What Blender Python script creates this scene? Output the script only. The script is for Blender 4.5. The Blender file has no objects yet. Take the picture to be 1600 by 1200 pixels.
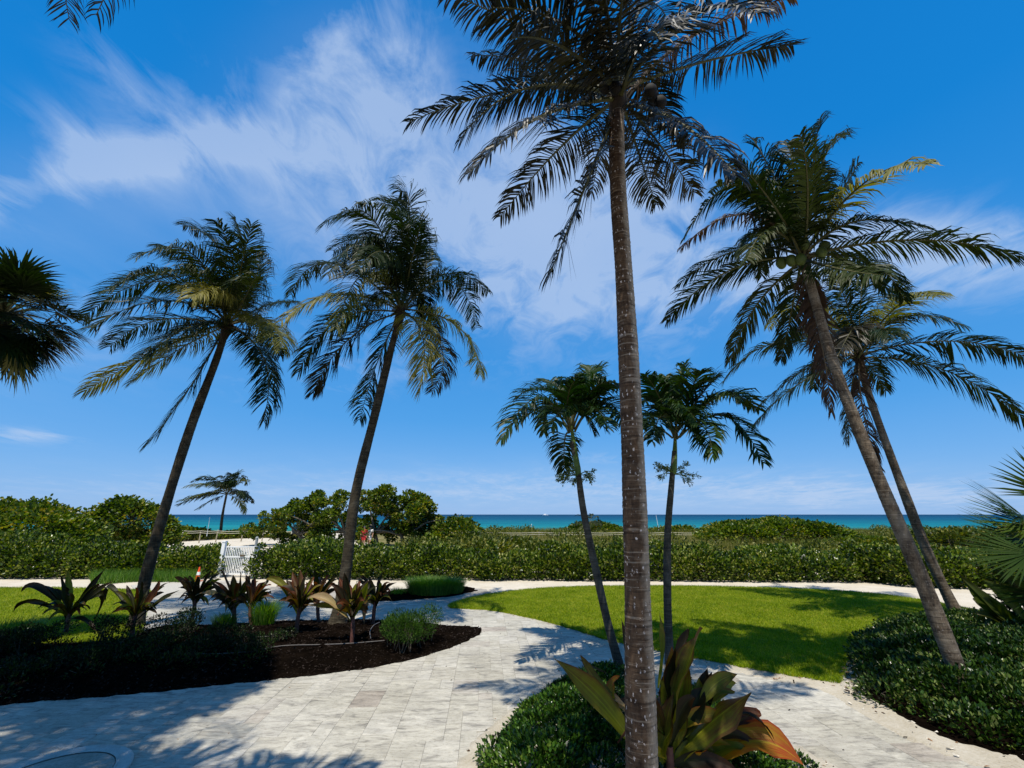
import bpy, math, random
import numpy as np
from mathutils import Vector, Matrix

random.seed(7)
RNG = np.random.default_rng(7)
C = bpy.context.scene.collection
SC = bpy.context.scene

# ------------------------------------------------------------------ camera
F = 684.0; PITCH = math.radians(16.6); H = 2.6
cam_d = bpy.data.cameras.new('camera'); cam = bpy.data.objects.new('camera', cam_d); C.objects.link(cam)
cam_d.sensor_width = 36.0; cam_d.lens = F/1600*36
cam_d.clip_start = 0.05; cam_d.clip_end = 60000
cam.location = (0, 0, H); cam.rotation_euler = (math.pi/2+PITCH, 0, 0)
SC.camera = cam

# ------------------------------------------------------------------ sky, sun, exposure
SUN = Vector((-0.65, -3.15, 8.0)).normalized()          # direction towards the sun: high, behind the camera
SUN_EL = math.asin(SUN.z); SUN_ROT = math.atan2(SUN.x, SUN.y)
SKY_STRENGTH = 0.10
SC.view_settings.view_transform = 'Standard'
SC.view_settings.look = 'None'
SC.view_settings.exposure = 0.40
SC.view_settings.gamma = 1
SC.view_settings.use_curve_mapping = False

world = bpy.data.worlds.new('World'); SC.world = world; world.use_nodes = True
def ramp(N, stops):
    r = N.new('ShaderNodeValToRGB'); e = r.color_ramp.elements
    while len(e) < len(stops): e.new(0.5)
    for k, (p, c) in enumerate(stops): e[k].position = p; e[k].color = (*c, 1)
    return r
def build_world():
    nt = world.node_tree; nt.nodes.clear(); N = nt.nodes; L = nt.links
    def nd(t, **kw):
        n = N.new(t)
        for k, v in kw.items(): setattr(n, k, v)
        return n
    def val(sock, v):
        if isinstance(v, (int, float)): sock.default_value = v
        elif isinstance(v, tuple): sock.default_value = v
        else: L.new(v, sock)
    def m(op, a, b=0.0, c=0.0, clamp=False):
        n = nd('ShaderNodeMath', operation=op, use_clamp=clamp)
        val(n.inputs[0], a); val(n.inputs[1], b); val(n.inputs[2], c)
        return n.outputs[0]
    out = nd('ShaderNodeOutputWorld'); bg = nd('ShaderNodeBackground')
    sky = nd('ShaderNodeTexSky'); sky.sky_type = 'NISHITA'; sky.sun_disc = False
    sky.sun_elevation = SUN_EL; sky.sun_rotation = SUN_ROT
    sky.air_density = 1.0; sky.dust_density = 0.25; sky.ozone_density = 2.5
    hs = nd('ShaderNodeHueSaturation'); hs.inputs['Saturation'].default_value = 1.36; hs.inputs['Value'].default_value = 1.08
    hs.inputs['Hue'].default_value = 0.487
    L.new(sky.outputs[0], hs.inputs['Color'])
    tc = nd('ShaderNodeTexCoord'); sp0 = nd('ShaderNodeSeparateXYZ'); L.new(tc.outputs['Generated'], sp0.inputs[0])
    gr = ramp(N, [(0.0, (1.75, 3.50, 6.4)), (.10, (1.15, 3.10, 6.4)), (.20, (.60, 2.65, 6.2)), (.34, (.28, 2.25, 5.9)), (.6, (.05, 1.72, 5.2)), (1.0, (.02, 1.35, 4.4))])
    L.new(m('MAXIMUM', sp0.outputs[2], 0.0), gr.inputs[0])
    skm = nd('ShaderNodeMix', data_type='RGBA'); skm.inputs['Factor'].default_value = .90
    L.new(hs.outputs[0], skm.inputs[6]); L.new(gr.outputs[0], skm.inputs[7])
    sp = nd('ShaderNodeSeparateXYZ'); L.new(tc.outputs['Generated'], sp.inputs[0])
    x, y, z = sp.outputs
    zz = m('ADD', m('MAXIMUM', z, 0.0), 0.10)
    cx = m('DIVIDE', x, zz); cy = m('DIVIDE', y, zz)          # a flat cloud layer seen in perspective
    cb = nd('ShaderNodeCombineXYZ'); L.new(cx, cb.inputs[0]); L.new(cy, cb.inputs[1])
    def noise(rot, scale, loc, sc, det=6.0, rough=0.58, dist=0.6):
        mp = nd('ShaderNodeMapping'); L.new(cb.outputs[0], mp.inputs[0])
        mp.inputs['Rotation'].default_value = (0, 0, rot); mp.inputs['Scale'].default_value = scale; mp.inputs['Location'].default_value = loc
        n = nd('ShaderNodeTexNoise'); L.new(mp.outputs[0], n.inputs['Vector'])
        n.inputs['Scale'].default_value = sc; n.inputs['Detail'].default_value = det
        n.inputs['Roughness'].default_value = rough; n.inputs['Distortion'].default_value = dist
        return n.outputs[0]
    n1 = noise(0.9, (1.0, 0.62, 1), (3.1, 1.7, 0), 2.2, 9.0, .60, .5)
    n2 = noise(1.05, (1.5, 0.95, 1), (0.4, 5.2, 0), 4.2, 10.0, 0.64, 0.9)
    n3 = noise(0.2, (0.8, 0.8, 1), (7.4, 2.2, 0), 1.3, 5.0, 0.5, 0.3)
    yy = m('MAXIMUM', y, 0.12)
    X = m('DIVIDE', x, yy); Z = m('DIVIDE', z, yy)            # bearing and height of the cirrus bands
    def gauss(px, py, wx, wy, ang, amp):
        u, v = (px-800)/F, (600-py)/F
        f = math.cos(PITCH)-v*math.sin(PITCH); up = math.sin(PITCH)+v*math.cos(PITCH)
        X0, Z0 = u/f, up/f
        dx = m('SUBTRACT', X, X0); dz = m('SUBTRACT', Z, Z0)
        ca, sa = math.cos(ang), math.sin(ang)
        a = m('ADD', m('MULTIPLY', dx, ca/wx), m('MULTIPLY', dz, sa/wx))
        b = m('ADD', m('MULTIPLY', dx, -sa/wy), m('MULTIPLY', dz, ca/wy))
        e = m('ADD', m('MULTIPLY', a, a), m('MULTIPLY', b, b))
        return m('MULTIPLY', m('POWER', 2.718, m('MULTIPLY', e, -1.0)), amp)
    bands = [(20, 300, .36, .10, .25, .80), (120, 210, .22, .07, -.5, .55), (330, 235, .42, .10, .12, .70), (570, 190, .34, .22, -.10, .85), (440, 130, .5, .22, .5, .35),
             (780, 250, .32, .20, -.3, .70), (830, 400, .42, .20, -.2, .80), (1020, 380, .45, .17, -.1, .85), (1420, 390, .60, .13, .0, .95), (640, 330, .4, .2, -.2, .6), (200, 120, .30, .10, -.75, .55), (540, 60, .16, .30, -.2, .75), (640, 90, .10, .25, 0, .5), (930, 260, .3, .14, -.2, .6), (1200, 400, .5, .12, 0, .55),
             (700, 480, .5, .12, .0, .32), (60, 520, .5, .12, .1, .42), (30, 680, .12, .018, -.05, .8), (560, 580, .30, .06, .1, .35),
             (1350, 765, .9, .035, 0, .62), (500, 760, 1.2, .04, 0, .40), (1270, 782, .07, .022, 0, .65), (1480, 778, .10, .022, 0, .65), (960, 716, .08, .012, 0, .55)]
    tot = None
    for b in bands:
        g = gauss(*b)
        tot = g if tot is None else m('ADD', tot, g)
    front = m('GREATER_THAN', y, 0.02)
    tot = m('MULTIPLY', tot, m('MINIMUM', m('MULTIPLY', m('MAXIMUM', y, 0.0), 4.0), 1.0))
    tot = m('ADD', tot, m('MULTIPLY', m('SUBTRACT', 1.0, m('MINIMUM', m('MULTIPLY', m('MAXIMUM', y, 0.0), 4.0), 1.0)), 0.45))
    streak = m('ADD', m('ADD', m('MULTIPLY', n1, 0.52), m('MULTIPLY', n2, 0.62)), m('MULTIPLY', n3, 0.25))
    dens = m('MULTIPLY', m('MULTIPLY', m('SUBTRACT', m('ADD', streak, m('MULTIPLY', m('MINIMUM', tot, 1.2), .16)), 0.725, clamp=True), 3.5), m('MINIMUM', tot, 1.0))
    dens = m('MINIMUM', m('MAXIMUM', dens, 0.0), 0.58)
    veil = None
    for b in [(300, 300, .75, .22, .1, .9), (800, 380, .6, .24, -.1, 1.0), (1150, 400, .5, .18, 0, .8), (1500, 400, .5, .12, 0, .8), (100, 560, .6, .12, 0, .5), (1300, 770, 1.2, .05, 0, .8), (560, 760, 1.2, .06, 0, .5), (560, 110, .3, .3, 0, .7)]:
        g = gauss(*b); veil = g if veil is None else m('ADD', veil, g)
    vf = m('MULTIPLY', m('SUBTRACT', m('ADD', m('MULTIPLY', n3, .7), m('MULTIPLY', n1, .5)), .28, clamp=True), 1.15)
    veil = m('MULTIPLY', m('MULTIPLY', m('MINIMUM', veil, 1.0), vf), m('MINIMUM', m('MULTIPLY', m('MAXIMUM', y, 0.0), 4.0), 1.0))
    dens = m('SUBTRACT', 1.0, m('MULTIPLY', m('SUBTRACT', 1.0, dens), m('SUBTRACT', 1.0, m('MULTIPLY', m('MINIMUM', veil, .6), .55))))
    mix = nd('ShaderNodeMix', data_type='RGBA')
    L.new(dens, mix.inputs['Factor']); L.new(skm.outputs[2], mix.inputs[6])
    mix.inputs[7].default_value = (3.9, 4.9, 6.6, 1)
    L.new(mix.outputs[2], bg.inputs['Color']); bg.inputs['Strength'].default_value = SKY_STRENGTH
    L.new(bg.outputs[0], out.inputs['Surface'])
build_world()

sun_d = bpy.data.lights.new('sun', 'SUN'); sun_d.energy = 4.8; sun_d.angle = math.radians(0.53); sun_d.color = (1.0, 0.94, 0.82)
sun = bpy.data.objects.new('sun', sun_d); C.objects.link(sun)
sun.rotation_euler = (-SUN).to_track_quat('-Z', 'Y').to_euler(); sun.location = (0, -10, 30)

# ------------------------------------------------------------------ helpers
def ray(px, py):
    u, v = (px-800)/F, (600-py)/F
    return Vector((u, math.cos(PITCH)-v*math.sin(PITCH), math.sin(PITCH)+v*math.cos(PITCH)))
O = Vector((0, 0, H))
def G(px, py, z=0.0):
    d = ray(px, py); return O + d*((z-H)/d.z)
def P(px, py, y):
    d = ray(px, py); return O + d*(y/d.y)
def near_ray(px, py, c, R, sign):
    d = ray(px, py); t0 = (c-O).dot(d)/d.dot(d); q = O+d*t0
    rem = R*R-(q-c).length_squared
    if rem > 0 and sign: t0 += sign*math.sqrt(rem/d.dot(d))
    return O+d*t0

def mesh(name, verts, faces, mats=(), mat_idx=None, smooth=False, attrs=None):
    """faces: list of int arrays (each with a constant corner count)"""
    me = bpy.data.meshes.new(name)
    v = np.asarray(verts, dtype=np.float32).reshape(-1, 3)
    fl = [np.asarray(f, dtype=np.int32) for f in faces if len(f)]
    me.vertices.add(len(v)); me.vertices.foreach_set('co', v.ravel())
    loops = np.concatenate([f.ravel() for f in fl])
    tots = np.concatenate([np.full(len(f), f.shape[1], dtype=np.int32) for f in fl])
    me.loops.add(len(loops)); me.loops.foreach_set('vertex_index', loops)
    me.polygons.add(len(tots)); me.polygons.foreach_set('loop_start', np.concatenate([[0], np.cumsum(tots)[:-1]]).astype(np.int32))
    if mat_idx is not None: me.polygons.foreach_set('material_index', np.asarray(mat_idx, dtype=np.int32))
    me.polygons.foreach_set('use_smooth', np.full(len(tots), bool(smooth)))
    for k, a in (attrs or {}).items():
        at = me.attributes.new(k, 'FLOAT', 'POINT'); at.data.foreach_set('value', np.asarray(a, dtype=np.float32))
    for m_ in mats: me.materials.append(m_)
    me.update(calc_edges=True); me.validate()
    return me

class MB:
    def __init__(s): s.v = []; s.f = {}; s.n = 0; s.at = []
    def add(s, verts, faces, mi=0, at=None):
        verts = np.asarray(verts, dtype=np.float64).reshape(-1, 3)
        for f in faces:
            f = np.asarray(f, dtype=np.int64)
            if f.ndim == 1: f = f.reshape(1, -1)
            s.f.setdefault((mi, f.shape[1]), []).append(f+s.n)
        s.v.append(verts); s.n += len(verts)
        s.at.append(np.zeros(len(verts)) if at is None else np.asarray(at, dtype=np.float64))
    def box(s, c, d, mi=0, R=None):
        c = np.array(c); h = np.array(d)/2
        v = np.array([[x, y, z] for z in (-1, 1) for y in (-1, 1) for x in (-1, 1)])*h
        if R is not None: v = v@np.array(R).T
        s.add(v+c, [[0, 2, 3, 1], [4, 5, 7, 6], [0, 1, 5, 4], [2, 6, 7, 3], [0, 4, 6, 2], [1, 3, 7, 5]], mi)
    def tube(s, pts, rad, n=8, mi=0, cap=True):
        pts = np.array([tuple(p) for p in pts]); k = len(pts)
        rad = np.full(k, rad) if np.isscalar(rad) else np.asarray(rad)
        T = np.gradient(pts, axis=0); T /= np.linalg.norm(T, axis=1)[:, None]+1e-9
        ref = np.array([1.0, 0, 0]) if abs(T[0][0]) < .8 else np.array([0, 1.0, 0])
        A = np.cross(T, ref); A /= np.linalg.norm(A, axis=1)[:, None]+1e-9
        B = np.cross(T, A)
        th = np.linspace(0, 2*np.pi, n, endpoint=False)
        v = pts[:, None]+rad[:, None, None]*(np.cos(th)[None, :, None]*A[:, None]+np.sin(th)[None, :, None]*B[:, None])
        i = np.arange(k-1)[:, None]*n; j = np.arange(n)[None]; j2 = (j+1) % n
        q = np.stack([i+j, i+j2, i+n+j2, i+n+j], -1).reshape(-1, 4)
        s.add(v.reshape(-1, 3), [q], mi, np.repeat(np.linspace(0, 1, k), n))
        if cap:
            s.add(v[-1], [np.arange(n)], mi, np.ones(n)); s.add(v[0], [np.arange(n)[::-1]], mi)
    def ball(s, c, r, mi=0, nu=10, nv=7, sc=(1, 1, 1)):
        vs = []
        for i in range(nv+1):
            a = math.pi*i/nv
            for j in range(nu):
                b = 2*math.pi*j/nu
                vs.append((c[0]+r*sc[0]*math.sin(a)*math.cos(b), c[1]+r*sc[1]*math.sin(a)*math.sin(b), c[2]+r*sc[2]*math.cos(a)))
        i = np.arange(nv)[:, None]*nu; j = np.arange(nu)[None]; j2 = (j+1) % nu
        s.add(vs, [np.stack([i+j, i+nu+j, i+nu+j2, i+j2], -1).reshape(-1, 4)], mi)
    def build(s, name, mats, parent=None, smooth=False, off=None):
        v = np.concatenate(s.v)
        if off is None: off = Vector(parent['_loc']) if parent is not None else Vector((0, 0, 0))
        v = v-np.array(tuple(off))
        fl, mi = [], []
        for (m_, k), arr in s.f.items():
            a = np.concatenate(arr); fl.append(a); mi.append(np.full(len(a), m_))
        me = mesh(name, v, fl, mats, np.concatenate(mi), smooth, {'along': np.concatenate(s.at)})
        return link(name, me, parent, off if parent is None else None)

def link(name, me, parent=None, loc=None):
    o = bpy.data.objects.new(name, me); C.objects.link(o)
    if parent is not None:
        o.parent = parent; o['_loc'] = parent['_loc']
    elif loc is not None: o.location = loc
    return o
def thing(name, label, cat, loc, group=None):
    o = bpy.data.objects.new(name, None); C.objects.link(o); o.location = loc
    o['_loc'] = tuple(loc); o.empty_display_size = .2
    o['label'] = label; o['category'] = cat
    if group: o['group'] = group
    return o
def tag(o, label, cat, group=None):
    o['label'] = label; o['category'] = cat
    if group: o['group'] = group
    return o
def struct(o): o['kind'] = 'structure'; return o
def stuff(o): o['kind'] = 'stuff'; return o

# ------------------------------------------------------------------ materials
def new_mat(name):
    m_ = bpy.data.materials.new(name); m_.use_nodes = True
    nt = m_.node_tree; return m_, nt, nt.nodes['Principled BSDF'], nt.nodes, nt.links
def ramp(N, stops):
    r = N.new('ShaderNodeValToRGB'); e = r.color_ramp.elements
    while len(e) < len(stops): e.new(0.5)
    for k, (p, c) in enumerate(stops): e[k].position = p; e[k].color = (*c, 1)
    return r
def noise_node(N, L, scale, detail=4, rough=.55, vec=None, sc=None):
    n = N.new('ShaderNodeTexNoise'); n.inputs['Scale'].default_value = scale; n.inputs['Detail'].default_value = detail; n.inputs['Roughness'].default_value = rough
    if vec is not None:
        if sc:
            mp = N.new('ShaderNodeMapping'); mp.inputs['Scale'].default_value = sc; L.new(vec, mp.inputs[0]); vec = mp.outputs[0]
        L.new(vec, n.inputs['Vector'])
    return n
def bump(N, L, b, h, strength, dist=.02):
    bp = N.new('ShaderNodeBump'); bp.inputs['Strength'].default_value = strength; bp.inputs['Distance'].default_value = dist
    L.new(h, bp.inputs['Height']); L.new(bp.outputs[0], b.inputs['Normal'])
def geo_pos(N): return N.new('ShaderNodeNewGeometry').outputs['Position']

def plain(name, col, rough=.5, metal=0, var=.12, scale=20):
    m_, nt, b, N, L = new_mat(name)
    n = noise_node(N, L, scale, 4, .6, geo_pos(N))
    r = ramp(N, [(.25, tuple(c*(1-var) for c in col)), (.75, tuple(min(1, c*(1+var)) for c in col))])
    L.new(n.outputs[0], r.inputs[0]); L.new(r.outputs[0], b.inputs['Base Color'])
    b.inputs['Roughness'].default_value = rough; b.inputs['Metallic'].default_value = metal; b.inputs['Specular IOR Level'].default_value = .22
    return m_

def leaf_mat(name, stops, rough=.4, transl=.3, tcol=(.12, .2, .02), spec=.5, use_var=True, patch=0.0):
    m_, nt, b, N, L = new_mat(name)
    if use_var:
        at = N.new('ShaderNodeAttribute'); at.attribute_name = 'var'; src = at.outputs['Fac']
    else:
        oi = N.new('ShaderNodeObjectInfo'); n = noise_node(N, L, 1.4, 3, .6, geo_pos(N))
        a = N.new('ShaderNodeMath'); a.operation = 'MULTIPLY_ADD'; L.new(oi.outputs['Random'], a.inputs[0]); a.inputs[1].default_value = .55
        mm = N.new('ShaderNodeMath'); mm.operation = 'MULTIPLY'; L.new(n.outputs[0], mm.inputs[0]); mm.inputs[1].default_value = .5
        L.new(mm.outputs[0], a.inputs[2]); src = a.outputs[0]
    if patch:
        n2 = noise_node(N, L, patch, 2, .5, geo_pos(N))
        a2 = N.new('ShaderNodeMath'); a2.operation = 'ADD'; L.new(src, a2.inputs[0])
        s2 = N.new('ShaderNodeMath'); s2.operation = 'MULTIPLY_ADD'; L.new(n2.outputs[0], s2.inputs[0]); s2.inputs[1].default_value = .9; s2.inputs[2].default_value = -.45
        L.new(s2.outputs[0], a2.inputs[1]); src = a2.outputs[0]
    r = ramp(N, stops); L.new(src, r.inputs[0]); L.new(r.outputs[0], b.inputs['Base Color'])
    b.inputs['Roughness'].default_value = rough; b.inputs['Specular IOR Level'].default_value = spec
    tr = N.new('ShaderNodeBsdfTranslucent')
    mx = N.new('ShaderNodeMix'); mx.data_type = 'RGBA'; mx.blend_type = 'MULTIPLY'; mx.inputs['Factor'].default_value = 0.0
    hs = N.new('ShaderNodeHueSaturation'); hs.inputs['Saturation'].default_value = 1.25; hs.inputs['Value'].default_value = 1.9; L.new(r.outputs[0], hs.inputs['Color'])
    L.new(hs.outputs[0], tr.inputs['Color'])
    ms = N.new('ShaderNodeMixShader'); ms.inputs[0].default_value = transl
    L.new(b.outputs[0], ms.inputs[1]); L.new(tr.outputs[0], ms.inputs[2])
    L.new(ms.outputs[0], N['Material Output'].inputs['Surface'])
    return m_

def trunk_mat(name, dark, light, grey, lit_side_grey=False, spots=.0, ring=14.0, wk=1.0):
    m_, nt, b, N, L = new_mat(name)
    pos = geo_pos(N)
    n1 = noise_node(N, L, 5, 6, .65, pos, (1, 1, 1.6)); n2 = noise_node(N, L, 42, 4, .6, pos, (1, 1, .35))
    mixn = N.new('ShaderNodeMath'); mixn.operation = 'MULTIPLY_ADD'; L.new(n2.outputs[0], mixn.inputs[0]); mixn.inputs[1].default_value = .5
    hf = N.new('ShaderNodeMath'); hf.operation = 'MULTIPLY'; L.new(n1.outputs[0], hf.inputs[0]); hf.inputs[1].default_value = .55; L.new(hf.outputs[0], mixn.inputs[2])
    r = ramp(N, [(.36, dark), (.54, tuple((a+c)/2 for a, c in zip(dark, light))), (.68, light)])
    L.new(mixn.outputs[0], r.inputs[0]); col = r.outputs[0]
    # thin pale leaf-scar lines round the trunk
    bn = noise_node(N, L, 1.0, 5, .62, pos, (2.6, 2.6, ring*3.2)); bn.inputs['Distortion'].default_value = .35
    wr = ramp(N, [(.0, (0, 0, 0)), (.575, (0, 0, 0)), (.64, (1, 1, 1))]); L.new(bn.outputs[0], wr.inputs[0])
    wd = ramp(N, [(.36, (1, 1, 1)), (.44, (0, 0, 0)), (1, (0, 0, 0))]); L.new(bn.outputs[0], wd.inputs[0])
    def mixc(f, a, bcol, k=1.0):
        x = N.new('ShaderNodeMix'); x.data_type = 'RGBA'
        if k != 1.0:
            mm = N.new('ShaderNodeMath'); mm.operation = 'MULTIPLY'; L.new(f, mm.inputs[0]); mm.inputs[1].default_value = k; f = mm.outputs[0]
        L.new(f, x.inputs['Factor']); L.new(a, x.inputs[6])
        if isinstance(bcol, tuple): x.inputs[7].default_value = (*bcol, 1)
        else: L.new(bcol, x.inputs[7])
        return x.outputs[2]
    if lit_side_grey:      # right side of the trunk painted lighter grey, as if lit
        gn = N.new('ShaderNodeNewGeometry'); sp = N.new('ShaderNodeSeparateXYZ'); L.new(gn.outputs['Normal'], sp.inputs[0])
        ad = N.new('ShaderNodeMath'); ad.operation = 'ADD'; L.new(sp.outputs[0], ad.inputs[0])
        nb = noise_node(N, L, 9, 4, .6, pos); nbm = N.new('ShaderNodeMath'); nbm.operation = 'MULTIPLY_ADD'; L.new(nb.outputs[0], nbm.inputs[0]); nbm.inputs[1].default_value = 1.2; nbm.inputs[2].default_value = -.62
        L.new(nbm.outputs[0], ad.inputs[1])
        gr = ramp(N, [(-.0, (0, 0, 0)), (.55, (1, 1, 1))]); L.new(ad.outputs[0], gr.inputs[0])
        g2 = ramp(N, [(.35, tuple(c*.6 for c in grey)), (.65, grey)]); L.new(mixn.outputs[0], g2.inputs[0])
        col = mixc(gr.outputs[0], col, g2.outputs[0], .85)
    else:
        nb = noise_node(N, L, 3, 5, .6, pos); gr = ramp(N, [(.48, (0, 0, 0)), (.66, (1, 1, 1))]); L.new(nb.outputs[0], gr.inputs[0])
        col = mixc(gr.outputs[0], col, grey, .65)
    col = mixc(wr.outputs[0], col, tuple(min(1, c*1.6) for c in grey), .34*wk)
    col = mixc(wd.outputs[0], col, tuple(c*.4 for c in dark), .70*wk)
    if spots:
        vo = N.new('ShaderNodeTexVoronoi'); vo.inputs['Scale'].default_value = 24; vo.inputs['Randomness'].default_value = 1
        dn = noise_node(N, L, 55, 3, .6, pos)
        mp = N.new('ShaderNodeMapping'); mp.inputs['Scale'].default_value = (1.25, 1.25, .62); L.new(pos, mp.inputs[0])
        va = N.new('ShaderNodeVectorMath'); va.operation = 'MULTIPLY_ADD'; L.new(dn.outputs['Color'], va.inputs[0]); va.inputs[1].default_value = (.05, .05, .03); L.new(mp.outputs[0], va.inputs[2])
        L.new(va.outputs[0], vo.inputs['Vector'])
        vr = ramp(N, [(.0, (1, 1, 1)), (.13, (1, 1, 1)), (.26, (0, 0, 0))]); L.new(vo.outputs['Distance'], vr.inputs[0])
        ns = noise_node(N, L, 9, 5, .65, pos); nr = ramp(N, [(.40, (0, 0, 0)), (.52, (1, 1, 1))]); L.new(ns.outputs[0], nr.inputs[0])
        ml = N.new('ShaderNodeMath'); ml.operation = 'MULTIPLY'; L.new(vr.outputs[0], ml.inputs[0]); L.new(nr.outputs[0], ml.inputs[1])
        col = mixc(ml.outputs[0], col, (.62, .54, .49), spots)
    L.new(col, b.inputs['Base Color']); b.inputs['Roughness'].default_value = .9; b.inputs['Specular IOR Level'].default_value = .2
    bump(N, L, b, mixn.outputs[0], .7, .02)
    return m_

M = {}
M['coco'] = leaf_mat('coconut_leaf', [(.1, (.004, .010, .002)), (.5, (.010, .021, .003)), (.9, (.034, .044, .006))], .48, .16, spec=.14, use_var=False)
M['coco_dark'] = leaf_mat('coconut_leaf_dark_brown', [(.1, (.005, .006, .002)), (.5, (.012, .012, .004)), (.9, (.034, .026, .010))], .40, .10, spec=.22, use_var=False)  # darker, browner frond tone
M['coco_yellow'] = leaf_mat('coconut_leaf_yellowing', [(.1, (.035, .048, .008)), (.5, (.095, .100, .016)), (.9, (.20, .17, .035))], .5, .28, spec=.2, use_var=False)
M['coco_dry'] = leaf_mat('coconut_leaf_dry', [(.1, (.022, .012, .007)), (.5, (.055, .031, .017)), (.9, (.12, .080, .046))], .6, .2, spec=.3, use_var=False)
M['rachis'] = plain('palm_midrib', (.060, .058, .020), .6)
M['rachis_dry'] = plain('palm_midrib_dry', (.12, .085, .05), .7)
M['xmas_leaf'] = leaf_mat('christmas_palm_leaf', [(.1, (.004, .014, .003)), (.5, (.010, .028, .004)), (.9, (.026, .050, .007))], .45, .18, spec=.15, use_var=False)
M['sabal_leaf'] = leaf_mat('sabal_leaf', [(.1, (.004, .010, .003)), (.5, (.010, .021, .004)), (.9, (.022, .036, .008))], .45, .10, spec=.14, use_var=False)
M['fan_leaf'] = leaf_mat('fan_leaf', [(.1, (.006, .016, .003)), (.5, (.016, .036, .005)), (.9, (.055, .085, .010))], .6, .20, spec=.06, use_var=False)
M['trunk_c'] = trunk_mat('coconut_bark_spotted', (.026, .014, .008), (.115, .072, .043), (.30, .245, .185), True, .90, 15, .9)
M['trunk_r'] = trunk_mat('coconut_bark_grey', (.030, .020, .013), (.165, .125, .085), (.215, .180, .135), False, .25)
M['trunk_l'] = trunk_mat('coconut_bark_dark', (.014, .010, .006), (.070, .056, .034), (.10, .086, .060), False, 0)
M['trunk_x'] = trunk_mat('christmas_palm_bark', (.022, .020, .015), (.075, .070, .056), (.11, .105, .085), False, 0, 22)
M['fibre'] = plain('palm_fibre', (.035, .024, .015), .9, 0, .5, 30)
M['shaft'] = plain('crownshaft_green', (.075, .125, .025), .4, 0, .3, 6)
M['nut'] = plain('coconut_husk', (.055, .075, .014), .55, 0, .4, 8); M['nut_old'] = plain('coconut_husk_brown', (.008, .006, .004), .8, 0, .4, 8)
M['bloom'] = leaf_mat('palm_flower_stalk', [(.1, (.05, .075, .02)), (.5, (.10, .14, .04)), (.9, (.17, .20, .07))], .5, .2)
M['grape'] = leaf_mat('sea_grape_leaf', [(.0, (.005, .015, .003)), (.42, (.034, .068, .005)), (.78, (.125, .175, .010)), (1, (.27, .27, .07))], .32, .24, spec=.4, patch=.55)
M['grape_far'] = leaf_mat('sea_grape_leaf_dune', [(.0, (.010, .024, .004)), (.42, (.050, .090, .008)), (.82, (.140, .185, .016)), (1, (.24, .20, .04))], .38, .26, spec=.25, patch=.4)
M['dune_leaf'] = leaf_mat('dune_shrub_leaf', [(.0, (.014, .026, .004)), (.5, (.070, .094, .009)), (1, (.19, .18, .035))], .5, .25, spec=.3, patch=.5)
M['ficus'] = leaf_mat('ficus_leaf', [(.0, (.003, .012, .002)), (.45, (.015, .050, .004)), (.85, (.055, .120, .010)), (1, (.12, .18, .025))], .30, .15, spec=.32, patch=1.2)
M['ficus_r'] = leaf_mat('ficus_leaf_deep', [(.0, (.003, .010, .002)), (.45, (.012, .036, .003)), (.85, (.042, .085, .008)), (1, (.16, .19, .05))], .32, .12, spec=.32, patch=1.0)
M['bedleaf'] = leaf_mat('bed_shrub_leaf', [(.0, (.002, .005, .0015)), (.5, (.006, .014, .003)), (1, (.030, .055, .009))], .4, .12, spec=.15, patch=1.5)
M['feather'] = leaf_mat('feathery_shrub_leaf', [(.0, (.008, .024, .003)), (.5, (.026, .068, .007)), (1, (.075, .14, .018))], .5, .22, spec=.15)
M['grassblade'] = leaf_mat('lawn_blade', [(.0, (.055, .105, .002)), (.45, (.165, .235, .003)), (.85, (.265, .315, .006)), (1, (.36, .33, .05))], .55, .34, spec=.2, patch=1.3)
M['clump'] = leaf_mat('clump_grass_blade', [(.0, (.03, .08, .008)), (.5, (.07, .17, .015)), (1, (.17, .24, .04))], .5, .3, spec=.3)
M['dunegrass'] = leaf_mat('dune_grass_blade', [(.0, (.040, .055, .008)), (.5, (.105, .115, .014)), (1, (.22, .18, .05))], .6, .3, spec=.2)
M['twig'] = plain('twig_bark', (.06, .048, .035), .9, 0, .4, 20)
M['greybark'] = plain('grey_branch', (.13, .115, .09), .9, 0, .4, 8)
M['white'] = plain('white_paint', (.80, .80, .78), .4, 0, .05, 6)
M['wood'] = plain('weathered_post', (.33, .28, .20), .85, 0, .3, 15)
M['rope'] = plain('pale_rope', (.50, .46, .36), .9, 0, .15, 30)
M['black_pipe'] = plain('drip_tube', (.10, .09, .085), .45, 0, .3, 25)
M['orange'] = plain('cone_orange', (.75, .09, .02), .5, 0, .12, 10)
M['blue'] = plain('sign_blue', (.16, .42, .62), .5)
M['greypost'] = plain('grey_post', (.28, .30, .30), .5)
M['red'] = plain('red_cloth', (.62, .05, .05), .8)
M['cloth'] = plain('white_cloth', (.72, .70, .68), .8)
M['skin'] = plain('skin', (.38, .22, .15), .55)
M['dark'] = plain('dark_cloth', (.04, .045, .06), .8)
M['umbrella'] = plain('folded_canvas', (.55, .55, .56), .8)

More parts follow.
